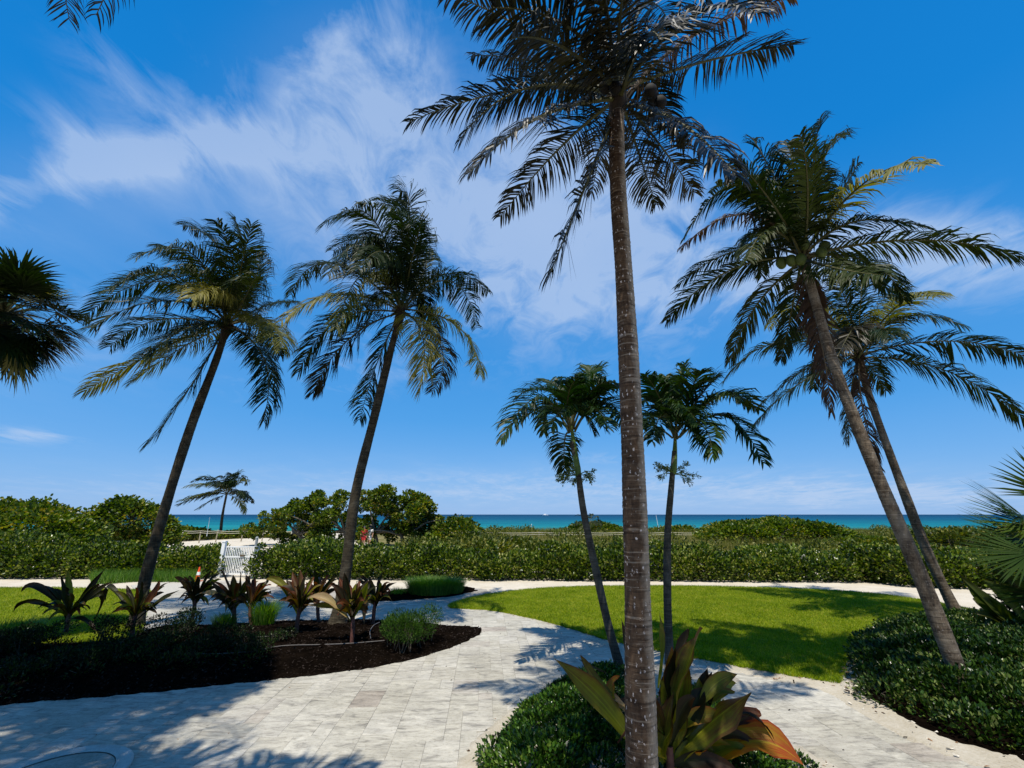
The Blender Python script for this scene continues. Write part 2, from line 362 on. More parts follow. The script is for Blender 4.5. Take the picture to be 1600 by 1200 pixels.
def ti_mat(name, base, mid, edge):
    m_, nt, b, N, L = new_mat(name)
    at = N.new('ShaderNodeAttribute'); at.attribute_name = 'along'
    ac = N.new('ShaderNodeAttribute'); ac.attribute_name = 'across'
    oi = N.new('ShaderNodeObjectInfo')
    n = noise_node(N, L, 9, 4, .6, geo_pos(N))
    def mth(op, a, b_, c=0.0):
        x = N.new('ShaderNodeMath'); x.operation = op
        for k, v in enumerate((a, b_, c)):
            if isinstance(v, (int, float)): x.inputs[k].default_value = v
            else: L.new(v, x.inputs[k])
        return x.outputs[0]
    f = mth('ADD', mth('MULTIPLY', at.outputs['Fac'], .55), mth('MULTIPLY', n.outputs[0], .55))
    f = mth('ADD', f, mth('MULTIPLY_ADD', oi.outputs['Random'], .36, -.30))
    edgef = mth('POWER', mth('ABSOLUTE', ac.outputs['Fac'], 0), 5.0)
    stripe = N.new('ShaderNodeTexNoise'); stripe.inputs['Scale'].default_value = 1.0; stripe.inputs['Detail'].default_value = 3
    cbx = N.new('ShaderNodeCombineXYZ'); L.new(mth('MULTIPLY', ac.outputs['Fac'], 9.0), cbx.inputs[0]); L.new(mth('MULTIPLY', at.outputs['Fac'], 1.1), cbx.inputs[1]); L.new(mth('MULTIPLY', oi.outputs['Random'], 50.0), cbx.inputs[2]); L.new(cbx.outputs[0], stripe.inputs['Vector'])
    f = mth('ADD', f, mth('MULTIPLY_ADD', stripe.outputs[0], .9, -.45))
    f = mth('ADD', f, mth('MULTIPLY', edgef, .25))
    r = ramp(N, [(.15, base), (.5, mid), (.85, edge)]); L.new(f, r.inputs[0])
    # paler midrib, fine parallel veins
    rib = ramp(N, [(.0, (1, 1, 1)), (.07, (0, 0, 0))]); L.new(mth('ABSOLUTE', ac.outputs['Fac'], 0), rib.inputs[0])
    x = N.new('ShaderNodeMix'); x.data_type = 'RGBA'; L.new(mth('MULTIPLY', rib.outputs[0], .35), x.inputs['Factor']); L.new(r.outputs[0], x.inputs[6]); x.inputs[7].default_value = (*[min(1, c*2.2) for c in base], 1)
    L.new(x.outputs[2], b.inputs['Base Color']); b.inputs['Roughness'].default_value = .45; b.inputs['Specular IOR Level'].default_value = .20
    vein = mth('SINE', mth('MULTIPLY', ac.outputs['Fac'], 55.0), 0)
    bump(N, L, b, vein, .18, .003)
    tr = N.new('ShaderNodeBsdfTranslucent'); hs = N.new('ShaderNodeHueSaturation'); hs.inputs['Value'].default_value = 1.8; hs.inputs['Saturation'].default_value = 1.2
    L.new(x.outputs[2], hs.inputs['Color']); L.new(hs.outputs[0], tr.inputs['Color'])
    ms = N.new('ShaderNodeMixShader'); ms.inputs[0].default_value = .28
    L.new(b.outputs[0], ms.inputs[1]); L.new(tr.outputs[0], ms.inputs[2]); L.new(ms.outputs[0], N['Material Output'].inputs['Surface'])
    return m_
M['ti_green'] = ti_mat('ti_leaf_olive', (.165, .170, .010), (.120, .118, .009), (.085, .040, .010))
M['ti_dark'] = ti_mat('ti_leaf_dark', (.026, .032, .005), (.014, .013, .004), (.032, .012, .005))
M['ti_red'] = ti_mat('ti_leaf_bronze', (.070, .058, .008), (.062, .024, .008), (.100, .026, .010))
M['ti_yellow'] = ti_mat('ti_leaf_yellow', (.22, .20, .010), (.26, .14, .010), (.24, .045, .010))
M['ti_dry'] = ti_mat('ti_leaf_dry', (.24, .18, .06), (.30, .21, .10), (.20, .11, .06))
M['ti_stem'] = plain('ti_stem', (.11, .045, .034), .6, 0, .6, 14)

def ground_mats():
    # travertine tile
    m_, nt, b, N, L = new_mat('travertine')
    g = N.new('ShaderNodeNewGeometry'); oi = N.new('ShaderNodeObjectInfo')
    ad = N.new('ShaderNodeMath'); ad.operation = 'ADD'; L.new(oi.outputs['Random'], ad.inputs[0]); L.new(g.outputs['Random Per Island'], ad.inputs[1])
    fr = N.new('ShaderNodeMath'); fr.operation = 'FRACT'; L.new(ad.outputs[0], fr.inputs[0])
    tone = ramp(N, [(.0, (.385, .362, .315)), (.35, (.415, .395, .350)), (.65, (.44, .42, .380)), (.86, (.395, .375, .34)), (.95, (.335, .298, .262)), (1, (.41, .39, .355))]); L.new(fr.outputs[0], tone.inputs[0])
    pos = g.outputs['Position']
    off = N.new('ShaderNodeVectorMath'); off.operation = 'MULTIPLY_ADD'; L.new(oi.outputs['Location'], off.inputs[0]); off.inputs[1].default_value = (3.7, 5.3, 0); L.new(pos, off.inputs[2])
    v1 = noise_node(N, L, 2.6, 8, .66, off.outputs[0], (1, 3.2, 1)); v1.inputs['Distortion'].default_value = 1.1
    v2 = noise_node(N, L, 15, 7, .75, pos, (1, 1.9, 1)); v3 = noise_node(N, L, .6, 3, .5, pos)
    r1 = ramp(N, [(.33, (.48, .47, .46)), (.46, (.86, .85, .82)), (.66, (1.16, 1.15, 1.11))]); L.new(v1.outputs[0], r1.inputs[0])
    r2 = ramp(N, [(.30, (.55, .53, .49)), (.47, (.96, .96, .95)), (.7, (1.05, 1.05, 1.05))]); L.new(v2.outputs[0], r2.inputs[0])
    r3 = ramp(N, [(.35, (.84, .83, .80)), (.65, (1.06, 1.06, 1.06))]); L.new(v3.outputs[0], r3.inputs[0])
    c = tone.outputs[0]
    for r_ in (r1, r2, r3):
        x = N.new('ShaderNodeMix'); x.data_type = 'RGBA'; x.blend_type = 'MULTIPLY'; x.inputs['Factor'].default_value = 1
        L.new(c, x.inputs[6]); L.new(r_.outputs[0], x.inputs[7]); c = x.outputs[2]
    # small pits
    vo = noise_node(N, L, 70, 2, .5, pos); pr = ramp(N, [(.28, (.42, .40, .37)), (.35, (1, 1, 1))]); L.new(vo.outputs[0], pr.inputs[0])
    x = N.new('ShaderNodeMix'); x.data_type = 'RGBA'; x.blend_type = 'MULTIPLY'; x.inputs['Factor'].default_value = 1; L.new(c, x.inputs[6]); L.new(pr.outputs[0], x.inputs[7])
    L.new(x.outputs[2], b.inputs['Base Color']); b.inputs['Roughness'].default_value = .72; b.inputs['Specular IOR Level'].default_value = .3
    hm = N.new('ShaderNodeMath'); hm.operation = 'MULTIPLY_ADD'; L.new(pr.outputs[0], hm.inputs[0]); hm.inputs[1].default_value = .6; L.new(v2.outputs[0], hm.inputs[2])
    bump(N, L, b, hm.outputs[0], .35, .006); M['tile'] = m_
    M['grout'] = plain('grout', (.38, .36, .315), .95, 0, .25, 30)
    def soil(name, stops, sc1, sc2, bstr, bd, rough=.95):
        m_, nt, b, N, L = new_mat(name); pos = geo_pos(N)
        a = noise_node(N, L, sc1, 6, .62, pos); c_ = noise_node(N, L, sc2, 5, .7, pos)
        mm = N.new('ShaderNodeMath'); mm.operation = 'MULTIPLY_ADD'; L.new(c_.outputs[0], mm.inputs[0]); mm.inputs[1].default_value = .55
        hh = N.new('ShaderNodeMath'); hh.operation = 'MULTIPLY'; L.new(a.outputs[0], hh.inputs[0]); hh.inputs[1].default_value = .5; L.new(hh.outputs[0], mm.inputs[2])
        r = ramp(N, stops); L.new(mm.outputs[0], r.inputs[0]); L.new(r.outputs[0], b.inputs['Base Color']); b.inputs['Roughness'].default_value = rough; b.inputs['Specular IOR Level'].default_value = .15
        bump(N, L, b, c_.outputs[0], bstr, bd); return m_
    M['sand'] = soil('coral_sand', [(.32, (.34, .29, .21)), (.5, (.46, .41, .33)), (.7, (.56, .51, .43))], 1.2, 38, .5, .02)
    M['sandpath'] = soil('shell_sand_border', [(.30, (.16, .12, .085)), (.44, (.34, .30, .23)), (.7, (.46, .42, .35))], 2.2, 30, .7, .02)
    M['gravel'] = soil('fine_gravel', [(.3, (.12, .105, .09)), (.5, (.29, .265, .23)), (.7, (.45, .42, .37))], 1.5, 45, 1, .03)
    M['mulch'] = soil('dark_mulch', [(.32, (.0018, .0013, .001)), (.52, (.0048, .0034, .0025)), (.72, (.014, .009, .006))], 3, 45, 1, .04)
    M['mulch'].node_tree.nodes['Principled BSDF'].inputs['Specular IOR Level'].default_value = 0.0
    M['lawnsoil'] = soil('turf', [(.3, (.070, .095, .003)), (.5, (.130, .160, .003)), (.7, (.18, .20, .006))], 1.0, 60, 1, .03)
    M['dune'] = soil('dune_soil', [(.3, (.05, .055, .012)), (.5, (.11, .10, .028)), (.7, (.22, .18, .08))], .25, 6, .6, .1)
    M['stone'] = soil('cast_stone', [(.3, (.20, .21, .19)), (.5, (.36, .36, .33)), (.7, (.48, .48, .45))], 4, 50, .5, .01)
    M['stone_dark'] = soil('cast_stone_inner', [(.3, (.13, .14, .11)), (.5, (.27, .255, .21)), (.7, (.40, .36, .32))], 5, 40, .6, .01)
    # sea: water colour follows the depth over the sand bars
    m_, nt, b, N, L = new_mat('sea_water'); pos = geo_pos(N); sp = N.new('ShaderNodeSeparateXYZ'); L.new(pos, sp.inputs[0])
    nz = noise_node(N, L, .004, 4, .6, pos, (.35, 1, 1))
    lg = N.new('ShaderNodeMath'); lg.operation = 'LOGARITHM'; L.new(sp.outputs[1], lg.inputs[0]); lg.inputs[1].default_value = 10
    ms = N.new('ShaderNodeMath'); ms.operation = 'MULTIPLY_ADD'; L.new(nz.outputs[0], ms.inputs[0]); ms.inputs[1].default_value = .5; L.new(lg.outputs[0], ms.inputs[2])
    mr = N.new('ShaderNodeMapRange'); mr.inputs['From Min'].default_value = 2.1; mr.inputs['From Max'].default_value = 3.9; L.new(ms.outputs[0], mr.inputs['Value'])
    r = ramp(N, [(.0, (.05, .22, .18)), (.08, (.012, .195, .185)), (.20, (.003, .130, .165)), (.42, (.001, .060, .118)), (.7, (.001, .034, .085)), (1, (.001, .028, .075))]); L.new(mr.outputs[0], r.inputs[0])
    wv = noise_node(N, L, .5, 5, .6, pos, (.4, 1.0, 1)); wr = ramp(N, [(.35, (.86, .86, .86)), (.68, (1.12, 1.12, 1.12))]); L.new(wv.outputs[0], wr.inputs[0])
    x = N.new('ShaderNodeMix'); x.data_type = 'RGBA'; x.blend_type = 'MULTIPLY'; x.inputs['Factor'].default_value = 1; L.new(r.outputs[0], x.inputs[6]); L.new(wr.outputs[0], x.inputs[7])
    wb = noise_node(N, L, .045, 4, .6, pos, (.10, 1.0, 1)); wbr = ramp(N, [(.36, (.78, .80, .84)), (.6, (1.1, 1.08, 1.06))]); L.new(wb.outputs[0], wbr.inputs[0])
    x2 = N.new('ShaderNodeMix'); x2.data_type = 'RGBA'; x2.blend_type = 'MULTIPLY'; x2.inputs['Factor'].default_value = 1; L.new(x.outputs[2], x2.inputs[6]); L.new(wbr.outputs[0], x2.inputs[7])
    L.new(x2.outputs[2], b.inputs['Base Color']); b.inputs['Roughness'].default_value = .55; b.inputs['Specular IOR Level'].default_value = .10; b.inputs['IOR'].default_value = 1.33
    bump(N, L, b, wv.outputs[0], 1.0, .5); M['sea'] = m_
ground_mats()

# ------------------------------------------------------------------ ground sheets
def smooth_poly(pts, per=6, jitter=0.0, rng=None):
    """closed Catmull-Rom through ground points (x, y)"""
    n = len(pts); out = []
    for i in range(n):
        p0, p1, p2, p3 = (np.array(pts[(i+k-1) % n]) for k in range(4))
        for s in range(per):
            t = s/per
            q = .5*((2*p1)+(-p0+p2)*t+(2*p0-5*p1+4*p2-p3)*t*t+(-p0+3*p1-3*p2+p3)*t**3)
            if jitter: q = q+np.array([random.gauss(0, jitter), random.gauss(0, jitter)])
            out.append(q)
    return np.array(out)
def in_poly(x, y, poly):
    x = np.asarray(x); y = np.asarray(y); c = np.zeros(x.shape, bool); n = len(poly)
    for i in range(n):
        x1, y1 = poly[i][:2]; x2, y2 = poly[i-1][:2]
        cond = (y1 > y) != (y2 > y)
        with np.errstate(divide='ignore', invalid='ignore'):
            xi = (x2-x1)*(y-y1)/(y2-y1+1e-12)+x1
        c ^= cond & (x < xi)
    return c
def gpoly(px, per=6, jitter=0.0):
    return smooth_poly([tuple(G(*p).xy) for p in px], per, jitter)
def sheet(name, poly, z, mat, depth=.05, parent=None):
    import bmesh
    bm = bmesh.new(); vs = [bm.verts.new((p[0], p[1], z)) for p in poly]
    f = bm.faces.new(vs)
    if f.normal.z < 0: f.normal_flip()
    ret = bmesh.ops.extrude_face_region(bm, geom=[f])
    for v in [g for g in ret['geom'] if isinstance(g, bmesh.types.BMVert)]: pass
    low = [v for v in bm.verts if v in vs]
    for v in low: v.co.z = z-depth
    bmesh.ops.recalc_face_normals(bm, faces=bm.faces)
    bmesh.ops.triangulate(bm, faces=[x for x in bm.faces if len(x.verts) > 4])
    me = bpy.data.meshes.new(name); bm.to_mesh(me); bm.free(); me.materials.append(mat)
    o = bpy.data.objects.new(name, me); C.objects.link(o); return o
def mound(name, poly, z0, zmax, mat, step=.16, bumpy=.02, reach=1.2):
    """a raised sheet whose height grows away from its edge"""
    poly = np.asarray(poly); lo = poly.min(0); hi = poly.max(0)
    xs = np.arange(lo[0], hi[0]+step, step); ys = np.arange(lo[1], hi[1]+step, step)
    X, Y = np.meshgrid(xs, ys); ins = in_poly(X, Y, poly)
    d = np.full(X.shape, 1e9)
    for i in range(len(poly)):
        a, b = poly[i-1], poly[i]; ab = b-a; L2 = ab@ab+1e-9
        t = np.clip(((X-a[0])*ab[0]+(Y-a[1])*ab[1])/L2, 0, 1)
        d = np.minimum(d, np.hypot(X-a[0]-t*ab[0], Y-a[1]-t*ab[1]))
    s = np.clip(d/reach, 0, 1); Z = z0+(zmax-z0)*s*s*(3-2*s)+RNG.normal(0, bumpy, X.shape)*np.clip(d/.3, 0, 1)
    Z = np.where(ins, Z, z0-.06)
    # pull the outer cells' corners on to the outline
    ny, nx = X.shape
    idx = np.arange(ny*nx).reshape(ny, nx)
    near = (~ins)
    XX, YY = X.copy(), Y.copy()
    best = np.full(X.shape, 1e9); bx = X.copy(); by = Y.copy()
    for i in range(len(poly)):
        a, b = poly[i-1], poly[i]; ab = b-a; L2 = ab@ab+1e-9
        t = np.clip(((X-a[0])*ab[0]+(Y-a[1])*ab[1])/L2, 0, 1)
        qx, qy = a[0]+t*ab[0], a[1]+t*ab[1]; dd = np.hypot(X-qx, Y-qy); k = dd < best
        best = np.where(k, dd, best); bx = np.where(k, qx, bx); by = np.where(k, qy, by)
    XX = np.where(near, bx, X); YY = np.where(near, by, Y); Z = np.where(near, z0-.03, Z)
    q = np.stack([idx[:-1, :-1], idx[:-1, 1:], idx[1:, 1:], idx[1:, :-1]], -1).reshape(-1, 4)
    keep = ins.ravel()[q].any(1); q = q[keep]
    used = np.unique(q); mp = np.full(ny*nx, -1); mp[used] = np.arange(len(used))
    V = np.stack([XX, YY, Z], -1).reshape(-1, 3)[used]
    me = mesh(name, V, [mp[q]], [mat], None, True)
    o = bpy.data.objects.new(name, me); C.objects.link(o)
    return o
def bed_height(poly, x, y, z0, zmax, reach=1.2):
    d = 1e9
    for i in range(len(poly)):
        a, b = poly[i-1], poly[i]; ab = b-a; t = max(0, min(1, ((x-a[0])*ab[0]+(y-a[1])*ab[1])/(ab@ab+1e-9)))
        d = min(d, math.hypot(x-a[0]-t*ab[0], y-a[1]-t*ab[1]))
    s = min(1, d/reach); return z0+(zmax-z0)*s*s*(3-2*s)

def build_ground():
    # ground: sand from behind the camera, over the low dune, down under the sea
    ys = np.concatenate([np.linspace(-40, 24, 12), np.linspace(28, 84, 40), np.linspace(86, 130, 12)])
    xs = np.concatenate([np.linspace(-420, -70, 8), np.linspace(-60, 60, 61), np.linspace(70, 420, 8)])
    X, Y = np.meshgrid(xs, ys)
    Z = np.full(X.shape, -.035)
    w = np.clip((Y-26)/20, 0, 1)
    Z += w*(.18*np.sin(X*.13+1.0)*np.sin(Y*.11)+.12*np.sin(X*.31+Y*.2))
    Z = np.where(Y > 72, Z-(Y-72)*.075, Z)
    ny, nx = X.shape; idx = np.arange(ny*nx).reshape(ny, nx)
    q = np.stack([idx[:-1, :-1], idx[:-1, 1:], idx[1:, 1:], idx[1:, :-1]], -1).reshape(-1, 4)
    struct(link('ground', mesh('ground', np.stack([X, Y, Z], -1).reshape(-1, 3), [q], [M['sand']], None, True)))
    sea = mesh('sea', [(-40000, 78, -1.0), (40000, 78, -1.0), (40000, 45000, -1.0), (-40000, 45000, -1.0)], [[[0, 1, 2, 3]]], [M['sea']])
    struct(link('sea', sea))
build_ground()

PATH = gpoly([(-250, 1320), (-250, 1095), (0, 1082), (400, 1044), (560, 1028), (650, 1010), (715, 992), (730, 988), (690, 990), (600, 990), (430, 990), (300, 990), (215, 985),
              (205, 915), (330, 908), (400, 916), (440, 946), (560, 947), (690, 944), (770, 946), (860, 966), (940, 993), (1000, 1008), (1100, 1024), (1200, 1044), (1310, 1066),
              (1450, 1140), (1620, 1215), (1620, 1320), (1300, 1320), (1320, 1230), (1240, 1185), (1150, 1130), (1060, 1068), (960, 1052), (880, 1072), (820, 1105), (745, 1190), (715, 1240), (700, 1320)], 4)
BED = gpoly([(-320, 1136), (0, 1103), (200, 1086), (400, 1066), (560, 1047), (660, 1027), (728, 1003), (756, 986), (742, 979), (700, 977), (640, 971), (560, 968), (440, 970), (340, 976), (275, 975), (225, 985),
             (170, 1000), (80, 1004), (-40, 1004), (-320, 1010)], 5, .012)
LAWN = gpoly([(698, 948), (760, 930), (860, 919), (1000, 916), (1200, 919), (1350, 927), (1450, 940), (1560, 962), (1640, 985), (1640, 1010), (1500, 1010), (1400, 1000), (1350, 1010), (1328, 1035), (1318, 1068),
              (1260, 1062), (1200, 1052), (1100, 1034), (1000, 1014), (940, 999), (860, 974), (770, 955)], 6, .015)
LAWN_L = gpoly([(-300, 921), (0, 919), (100, 919), (205, 922), (240, 926), (228, 950), (222, 988), (170, 1003), (80, 1007), (-40, 1007), (-300, 1015)], 5, .015)
ISLAND = gpoly([(690, 1320), (715, 1190), (770, 1130), (830, 1086), (872, 1062), (960, 1042), (1050, 1036), (1110, 1066), (1165, 1118), (1260, 1170), (1345, 1222), (1360, 1320)], 6, .008)
EDGE_R = gpoly([(930, 1003), (1000, 1021), (1100, 1042), (1200, 1063), (1290, 1082), (1340, 1115), (1400, 1150), (1470, 1180), (1560, 1212), (1700, 1250), (1750, 1000), (1400, 985), (1300, 1030), (1100, 1015), (1000, 1000)], 5, .012)
BUSH_R = gpoly([(1338, 1035), (1352, 1000), (1395, 972), (1500, 965), (1700, 985), (1900, 1100), (1900, 1260), (1600, 1195), (1480, 1160), (1400, 1125), (1335, 1075)], 5)

def build_path():
    base = sheet('path', gpoly([(-400, 1420), (-400, 1060), (200, 940), (205, 914), (330, 906), (420, 912), (460, 940), (780, 940), (1000, 1000), (1320, 1060), (1700, 1230), (1700, 1420)], 2), -.012, M['grout'], .02)
    struct(base); base['_loc'] = (0, 0, 0)
    cell = .203; rot = math.radians(3.5); ca, sa = math.cos(rot), math.sin(rot)
    nx, ny = 110, 100; x0, y0 = -11.0, 3.0
    occ = np.zeros((nx, ny), bool); tiles = []
    rnd = random.Random(3)
    for j in range(ny):
        for i in range(nx):
            if occ[i, j]: continue
            opts = [(3, 2), (2, 2), (2, 2), (2, 3), (2, 1), (1, 2), (1, 1)]
            rnd.shuffle(opts) ; opts.sort(key=lambda s: -(s[0]*s[1])*rnd.uniform(.4, 1))
            for (w, h) in opts+[(1, 1)]:
                if i+w <= nx and j+h <= ny and not occ[i:i+w, j:j+h].any():
                    occ[i:i+w, j:j+h] = True; tiles.append((i, j, w, h)); break
    sel = []
    for (i, j, w, h) in tiles:
        lx, ly = (i+w/2)*cell, (j+h/2)*cell
        x, y = x0+lx*ca-ly*sa, y0+lx*sa+ly*ca
        if not in_poly(np.array([x]), np.array([y]), PATH)[0]: continue
        hid = any(in_poly(np.array([x]), np.array([y]), p)[0] for p in (BED, LAWN, ISLAND, LAWN_L, EDGE_R))
        if hid:
            cs = [(x+a*w*cell*.5*ca-b*h*cell*.5*sa, y+a*w*cell*.5*sa+b*h*cell*.5*ca) for a in (-1, 1) for b in (-1, 1)]
            if all(any(in_poly(np.array([c[0]]), np.array([c[1]]), p)[0] for p in (BED, LAWN, ISLAND, LAWN_L, EDGE_R)) for c in cs): continue
        dep = y*math.cos(PITCH)-H*math.sin(PITCH)
        if dep < .5: continue
        u = x/dep*F; v = (-y*math.sin(PITCH)-H*math.cos(PITCH))/dep*F
        vis = abs(u) < 830 and v > -640
        size = w*h*cell*cell/(dep**3) if vis else 0
        sel.append((size, x, y, w, h, vis, hid))
    sel.sort(key=lambda s: (-s[0]))
    meshes = {}
    def tile_geo(w, h):
        a, b = w*cell/2-.0011, h*cell/2-.0011; e = .002; t = .03
        v = [(-a, -b, -t), (a, -b, -t), (a, b, -t), (-a, b, -t), (-a, -b, -e), (a, -b, -e), (a, b, -e), (-a, b, -e), (-a+e, -b+e, 0), (a-e, -b+e, 0), (a-e, b-e, 0), (-a+e, b-e, 0)]
        f = [[0, 1, 5, 4], [1, 2, 6, 5], [2, 3, 7, 6], [3, 0, 4, 7], [4, 5, 9, 8], [5, 6, 10, 9], [6, 7, 11, 10], [7, 4, 8, 11], [8, 9, 10, 11]]
        return v, f
    rest = MB(); cnt = 0
    for (s, x, y, w, h, vis, hid) in sel:
        z = rnd.uniform(-.0012, .0012)
        if vis and cnt < 298:
            if (w, h) not in meshes:
                v, f = tile_geo(w, h); meshes[(w, h)] = mesh('tile', v, [f], [M['tile']])
            o = bpy.data.objects.new('tile', meshes[(w, h)]); C.objects.link(o); o.parent = base
            o.location = (x, y, z); o.rotation_euler = (rnd.gauss(0, .0016), rnd.gauss(0, .0016), rot+(math.pi if rnd.random() < .5 else 0)); cnt += 1
        else:
            v, f = tile_geo(w, h); v = np.array(v); vv = np.stack([x+v[:, 0]*ca-v[:, 1]*sa, y+v[:, 0]*sa+v[:, 1]*ca, z+v[:, 2]], -1)
            rest.add(vv, [f])
    if rest.n: stuff(rest.build('distant_tiles', [M['tile']], base))
build_path()

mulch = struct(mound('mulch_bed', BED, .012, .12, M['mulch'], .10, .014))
lawn = struct(mound('lawn', LAWN, .018, .035, M['lawnsoil'], .16, .006, .3))
lawn2 = struct(mound('lawn', LAWN_L, .018, .035, M['lawnsoil'], .16, .006, .3))
struct(mound('sand_border', ISLAND, .006, .10, M['sandpath'], .09, .005, 1.0))
struct(mound('sand_verge', EDGE_R, .004, .016, M['sandpath'], .10, .004, .4))
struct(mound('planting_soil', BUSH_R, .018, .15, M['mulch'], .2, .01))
GRAV = gpoly([(405, 916), (480, 917), (600, 918), (740, 917), (770, 927), (705, 946), (690, 949), (560, 950), (440, 950), (415, 935)], 5, .02)
struct(mound('gravel_strip', GRAV, -.028, -.010, M['gravel'], .2, .004, .4))
STRIP = gpoly([(560, 935), (620, 921), (700, 913), (745, 919), (728, 928), (660, 936), (590, 940)], 5, .03)
struct(mound('mulch_strip', STRIP, -.005, .06, M['mulch'], .15, .012, .6))

# ------------------------------------------------------------------ vegetation generators
def unit(v): return v/(np.linalg.norm(v, axis=-1, keepdims=True)+1e-9)
def leaf_cloud(cen, dirs, length, width, fold=.25, rng=RNG, round_=False, roll=1.0):
    """many small folded leaves -> verts, quads, var"""
    n = len(cen); L_ = length*rng.uniform(.7, 1.25, n)[:, None]; W = width*rng.uniform(.75, 1.2, n)[:, None]
    d = unit(dirs+rng.normal(0, .45, (n, 3)))
    up = unit(np.array([0, 0, 1.0])+rng.normal(0, roll*.45, (n, 3)))
    s = unit(np.cross(d, up)); nn = np.cross(s, d)
    b = cen; t = cen+d*L_-nn*L_*.12
    f = fold*W
    if round_:
        l1 = b+d*L_*.30+s*W*.5+nn*f; l2 = b+d*L_*.78+s*W*.42+nn*f*.7
        r1 = b+d*L_*.30-s*W*.5+nn*f; r2 = b+d*L_*.78-s*W*.42+nn*f*.7
        V = np.stack([b, l1, l2, t, r2, r1], 1).reshape(-1, 3); k = np.arange(n)[:, None]*6
        Fq = np.concatenate([k+np.array([[0, 3, 2, 1]]), k+np.array([[0, 5, 4, 3]])]); m_ = 6
        return V, [Fq], np.repeat(rng.uniform(0, 1, n), m_)
    l = b+d*L_*.5+s*W*.5+nn*f; r = b+d*L_*.5-s*W*.5+nn*f
    V = np.stack([b, l, t, r], 1).reshape(-1, 3); k = np.arange(n)[:, None]*4
    Ft = np.concatenate([k+np.array([[0, 2, 1]]), k+np.array([[0, 3, 2]])])
    return V, [Ft], np.repeat(rng.uniform(0, 1, n), 4)
def blob_points(blobs, density, shell=.45, rng=RNG, zmin=.02):
    """points spread through the outer shell of a union of ellipsoids, with outward directions"""
    B = np.array(blobs, float); P_, D_ = [], []
    for k, (cx, cy, cz, rx, ry, rz) in enumerate(B):
        area = 4*math.pi*((rx*ry)**1.6/3+(rx*rz)**1.6/3+(ry*rz)**1.6/3)**(1/1.6)
        n = max(8, int(area*density)); d = unit(rng.normal(size=(n, 3)))
        r = 1-shell*rng.uniform(0, 1, n)**1.5
        r *= 1+rng.normal(0, .06, n)
        p = np.array([cx, cy, cz])+d*np.array([rx, ry, rz])*r[:, None]
        ok = p[:, 2] > zmin
        for j in range(len(B)):
            if j == k: continue
            c2, r2 = B[j, :3], B[j, 3:]
            if np.any(np.abs(c2-B[k, :3]) > r2+B[k, 3:]): continue
            ok &= (((p-c2)/r2)**2).sum(1) > .42
        P_.append(p[ok]); D_.append(d[ok])
    return np.concatenate(P_), np.concatenate(D_)
def foliage(name, parent, blobs, density, length, width, mat, round_=False, shell=.45, updir=.5, fold=.25, zmin=.02):
    p, d = blob_points(blobs, density, shell, zmin=zmin)
    d = d+np.array([0, 0, updir])
    V, Fq, var = leaf_cloud(p, d, length, width, fold, round_=round_)
    V = V-np.array(parent['_loc'])
    return link(name, mesh(name, V, Fq, [mat], None, False, {'var': var}), parent)
def twigs(name, parent, blobs, base_z, mat, per=3, r=.012, rng=random):
    mb = MB()
    for (cx, cy, cz, rx, ry, rz) in blobs:
        for _ in range(per):
            bx, by = cx+rng.uniform(-.4, .4)*rx, cy+rng.uniform(-.4, .4)*ry
            tx, ty, tz = cx+rng.uniform(-.8, .8)*rx, cy+rng.uniform(-.8, .8)*ry, cz+rng.uniform(.1, .75)*rz
            mid = ((bx+tx)/2+rng.uniform(-.1, .1)*rx, (by+ty)/2, (base_z+tz)/2)
            mb.tube([(bx, by, base_z), mid, (tx, ty, tz)], [r*1.6, r, r*.4], 5, 0, False)
    return stuff(mb.build(name, [mat], parent))

